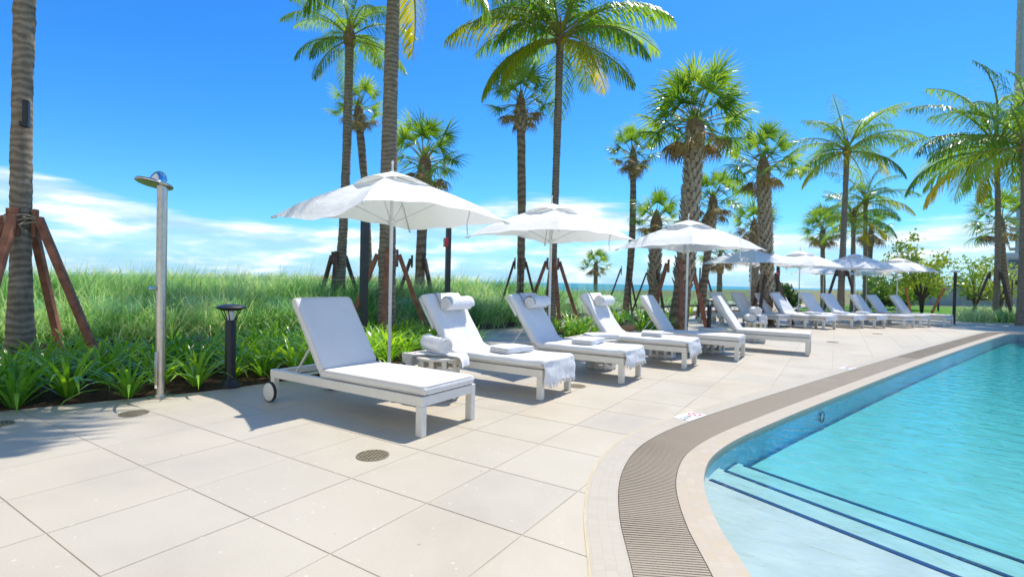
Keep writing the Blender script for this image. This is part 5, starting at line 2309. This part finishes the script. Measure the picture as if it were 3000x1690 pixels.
x, y = place(2702, 26.5)
leaf_tree('sea_grape_tree', 'yellow-green sea grape tree behind the dappled parasol', 'tree', x, y, 4.0, 1.6, 2900, M['shrub'], 3, group='sea grape trees')
x, y = place(2858, 31)
leaf_tree('sea_grape_tree', 'sparse sea grape tree left of the right-hand palm', 'tree', x, y, 3.4, 1.7, 1700, M['shrub'], 4, group='sea grape trees')
x, y = place(2935, 34)
leaf_tree('sea_grape_tree', 'yellowish sea grape tree between the right-hand trunks', 'tree', x, y, 3.2, 1.5, 1500, M['shrub'], 5, group='sea grape trees')
for k, (px_, dep, h, rr, lab) in enumerate([(2590, 30, 2.0, 1.4, 'dark green shrub below the distant parasols'), (2655, 31, 2.2, 1.5, 'dark green shrub left of the sea grape trunk'), (2310, 27, 1.7, 0.9, 'dark shrub beside the distant red call box post'), (1705, 9.9, 0.4, 0.5, 'low bright shrub behind the shaded towel-covered lounger')]):
    x, y = place(px_, dep)
    leaf_tree('shrub', lab, 'shrub', x, y, h, rr, 2200 if h > 1 else 900, M['shrub_d'] if h > 1 else M['lily'], 40 + k, True, 'shrubs behind the loungers', lsize=0.08 if h > 1 else 0.04, zlow=0.2)
# orange stakes by the sea grape
for (px_, dx, lab) in [(2662, 0.12, 'orange-brown stake leaning left of the sea grape trunk'), (2748, -0.25, 'orange-brown stake leaning right of the sea grape trunk')]:
    x, y = place(px_, 24.5)
    b = MB()
    b.bar((dx, 0, 0), (-dx, 0.1, 1.35), 0.11, 0.09)
    o = b.build('leaning_stake', M['orange'], None, bevel=0.006, loc=(x, y, 0))
    tag(o, lab, 'stake')

# low shrubs and flowers among the dune grass
flo = MB()
gg = random.Random(3)
for k in range(130):
    px_ = gg.uniform(905, 1120)
    dep = gg.uniform(17, 22)
    x, y = place(px_, dep)
    z = EYE + gg.uniform(-0.10, 0.05)
    rr = gg.uniform(0.03, 0.06)
    flo.add([(x - rr, y, z), (x, y - rr, z - 0.02), (x + rr, y, z), (x, y + rr, z + 0.04)], [(0, 1, 2, 3), (0, 3, 2, 1)])
o = flo.build('wildflowers', M['wildflower'])
tag(o, 'thin drift of yellow wildflowers along the dune top', 'flowers', kind='stuff')

# ------------------------------------------------------------------ far right: lawn, wall, buildings
lw = [place(2330, 26), place(2840, 24), place(2860, 38), place(2380, 38)]
sheet('lawn', lw, 0.012, M['lawn'])
wa, wb_ = Vector(place(2560, 41)), Vector(place(3250, 39))
wd_ = (wb_ - wa).normalized()
gw = empty('garden_wall', (wa.x, wa.y, 0), math.atan2(wd_.y, wd_.x))
tag(gw, 'long pale grey garden wall behind the lawn at the right', 'wall')
Lw = (wb_ - wa).length
npn = 8
for k in range(npn):
    b = MB()
    b.box((Lw * (k + 0.5) / npn, 0, 0.78), (Lw / npn / 2 - 0.012, 0.11, 0.78))
    b.build('panel', M['wall'], gw, bevel=0.01)
b = MB()
b.box((Lw / 2, 0, 1.60), (Lw / 2, 0.15, 0.045))
b.build('coping', M['wall'], gw, bevel=0.01)
b = MB()
b.box((Lw * 0.46, -0.16, 0.95), (0.95, 0.03, 0.42))
b.box((Lw * 0.46, -0.20, 1.30), (0.85, 0.02, 0.06))
b.build('notice_board', M['bronze'], gw)


def building(lab, x, y, rz, w, d, floors, fh, balcony=True, bays=4):
    r = empty('apartment_tower', (x, y, -1), rz)
    tag(r, lab, 'building')
    H_ = floors * fh
    b = MB()
    b.box((0, 0, H_ / 2), (w / 2, d / 2, H_ / 2))
    b.build('wall', M['tower'], r)
    b = MB()
    b.box((0, 0, H_ + 0.5), (w / 2 + 0.25, d / 2 + 0.25, 0.5))
    b.build('parapet', M['slab'], r)
    wm = MB()
    wm.box((0, 0, 0), (w / bays * 0.32, 0.08, fh * 0.30))
    wme = wm.mesh('window', M['pane'])
    sm = MB()
    sm.box((0, 0, 0), (0.75, d * 0.36, 0.12))
    for q in (-0.34, 0.34):
        pass
    sm.box((-0.70, 0, 0.55), (0.05, d * 0.36, 0.50))
    sme = sm.mesh('balcony', M['slab'])
    for f in range(floors):
        z = (f + 0.55) * fh
        for k in range(bays):
            link('window', wme, r, (-w / 2 + w * (k + 0.5) / bays, -d / 2 - 0.04, z))
        if balcony:
            link('balcony', sme, r, (-w / 2 - 0.72, 0, f * fh + 0.1))
    return r


x, y = place(3060, 150)
building('tall beige apartment tower at the right picture edge', x + 5, y + 6, math.radians(-13), 20, 18, 34, 3.1)
x, y = place(3010, 110)
building('low beige block in front of the apartment tower', x + 3, y, math.radians(-13), 13, 10, 3, 3.2, False)

# unseen hotel facade, added behind the viewer to bounce light into the shade
ht = empty('bounce_hotel', (4, -6.5, 0))
tag(ht, 'unseen white hotel facade added behind the viewer as a light bounce', 'building')
M['stucco'] = simple('white_stucco', (0.80, 0.77, 0.71), 0.9, var=0.03, scale=0.4)
b = MB()
b.box((0, -5, 11), (20, 5, 11))
b.build('wall', M['stucco'], ht)
b = MB()
b.box((0, -5, 22.4), (20.2, 5.2, 0.4))
b.build('parapet', M['stucco'], ht)
wm = MB()
wm.box((0, 0.03, 0), (0.75, 0.04, 0.85))
wme = wm.mesh('window', M['pane'])
sm = MB()
sm.box((0, 0.45, -1.15), (1.3, 0.45, 0.07))
sm.box((0, 0.86, -0.65), (1.3, 0.03, 0.42))
sme = sm.mesh('balcony', M['stucco'])
for f in range(7):
    for k in range(10):
        link('window', wme, ht, (-18 + 4 * k, 0, 1.7 + 3.1 * f))
        if f:
            link('balcony', sme, ht, (-18 + 4 * k, 0.0, 1.7 + 3.1 * f))
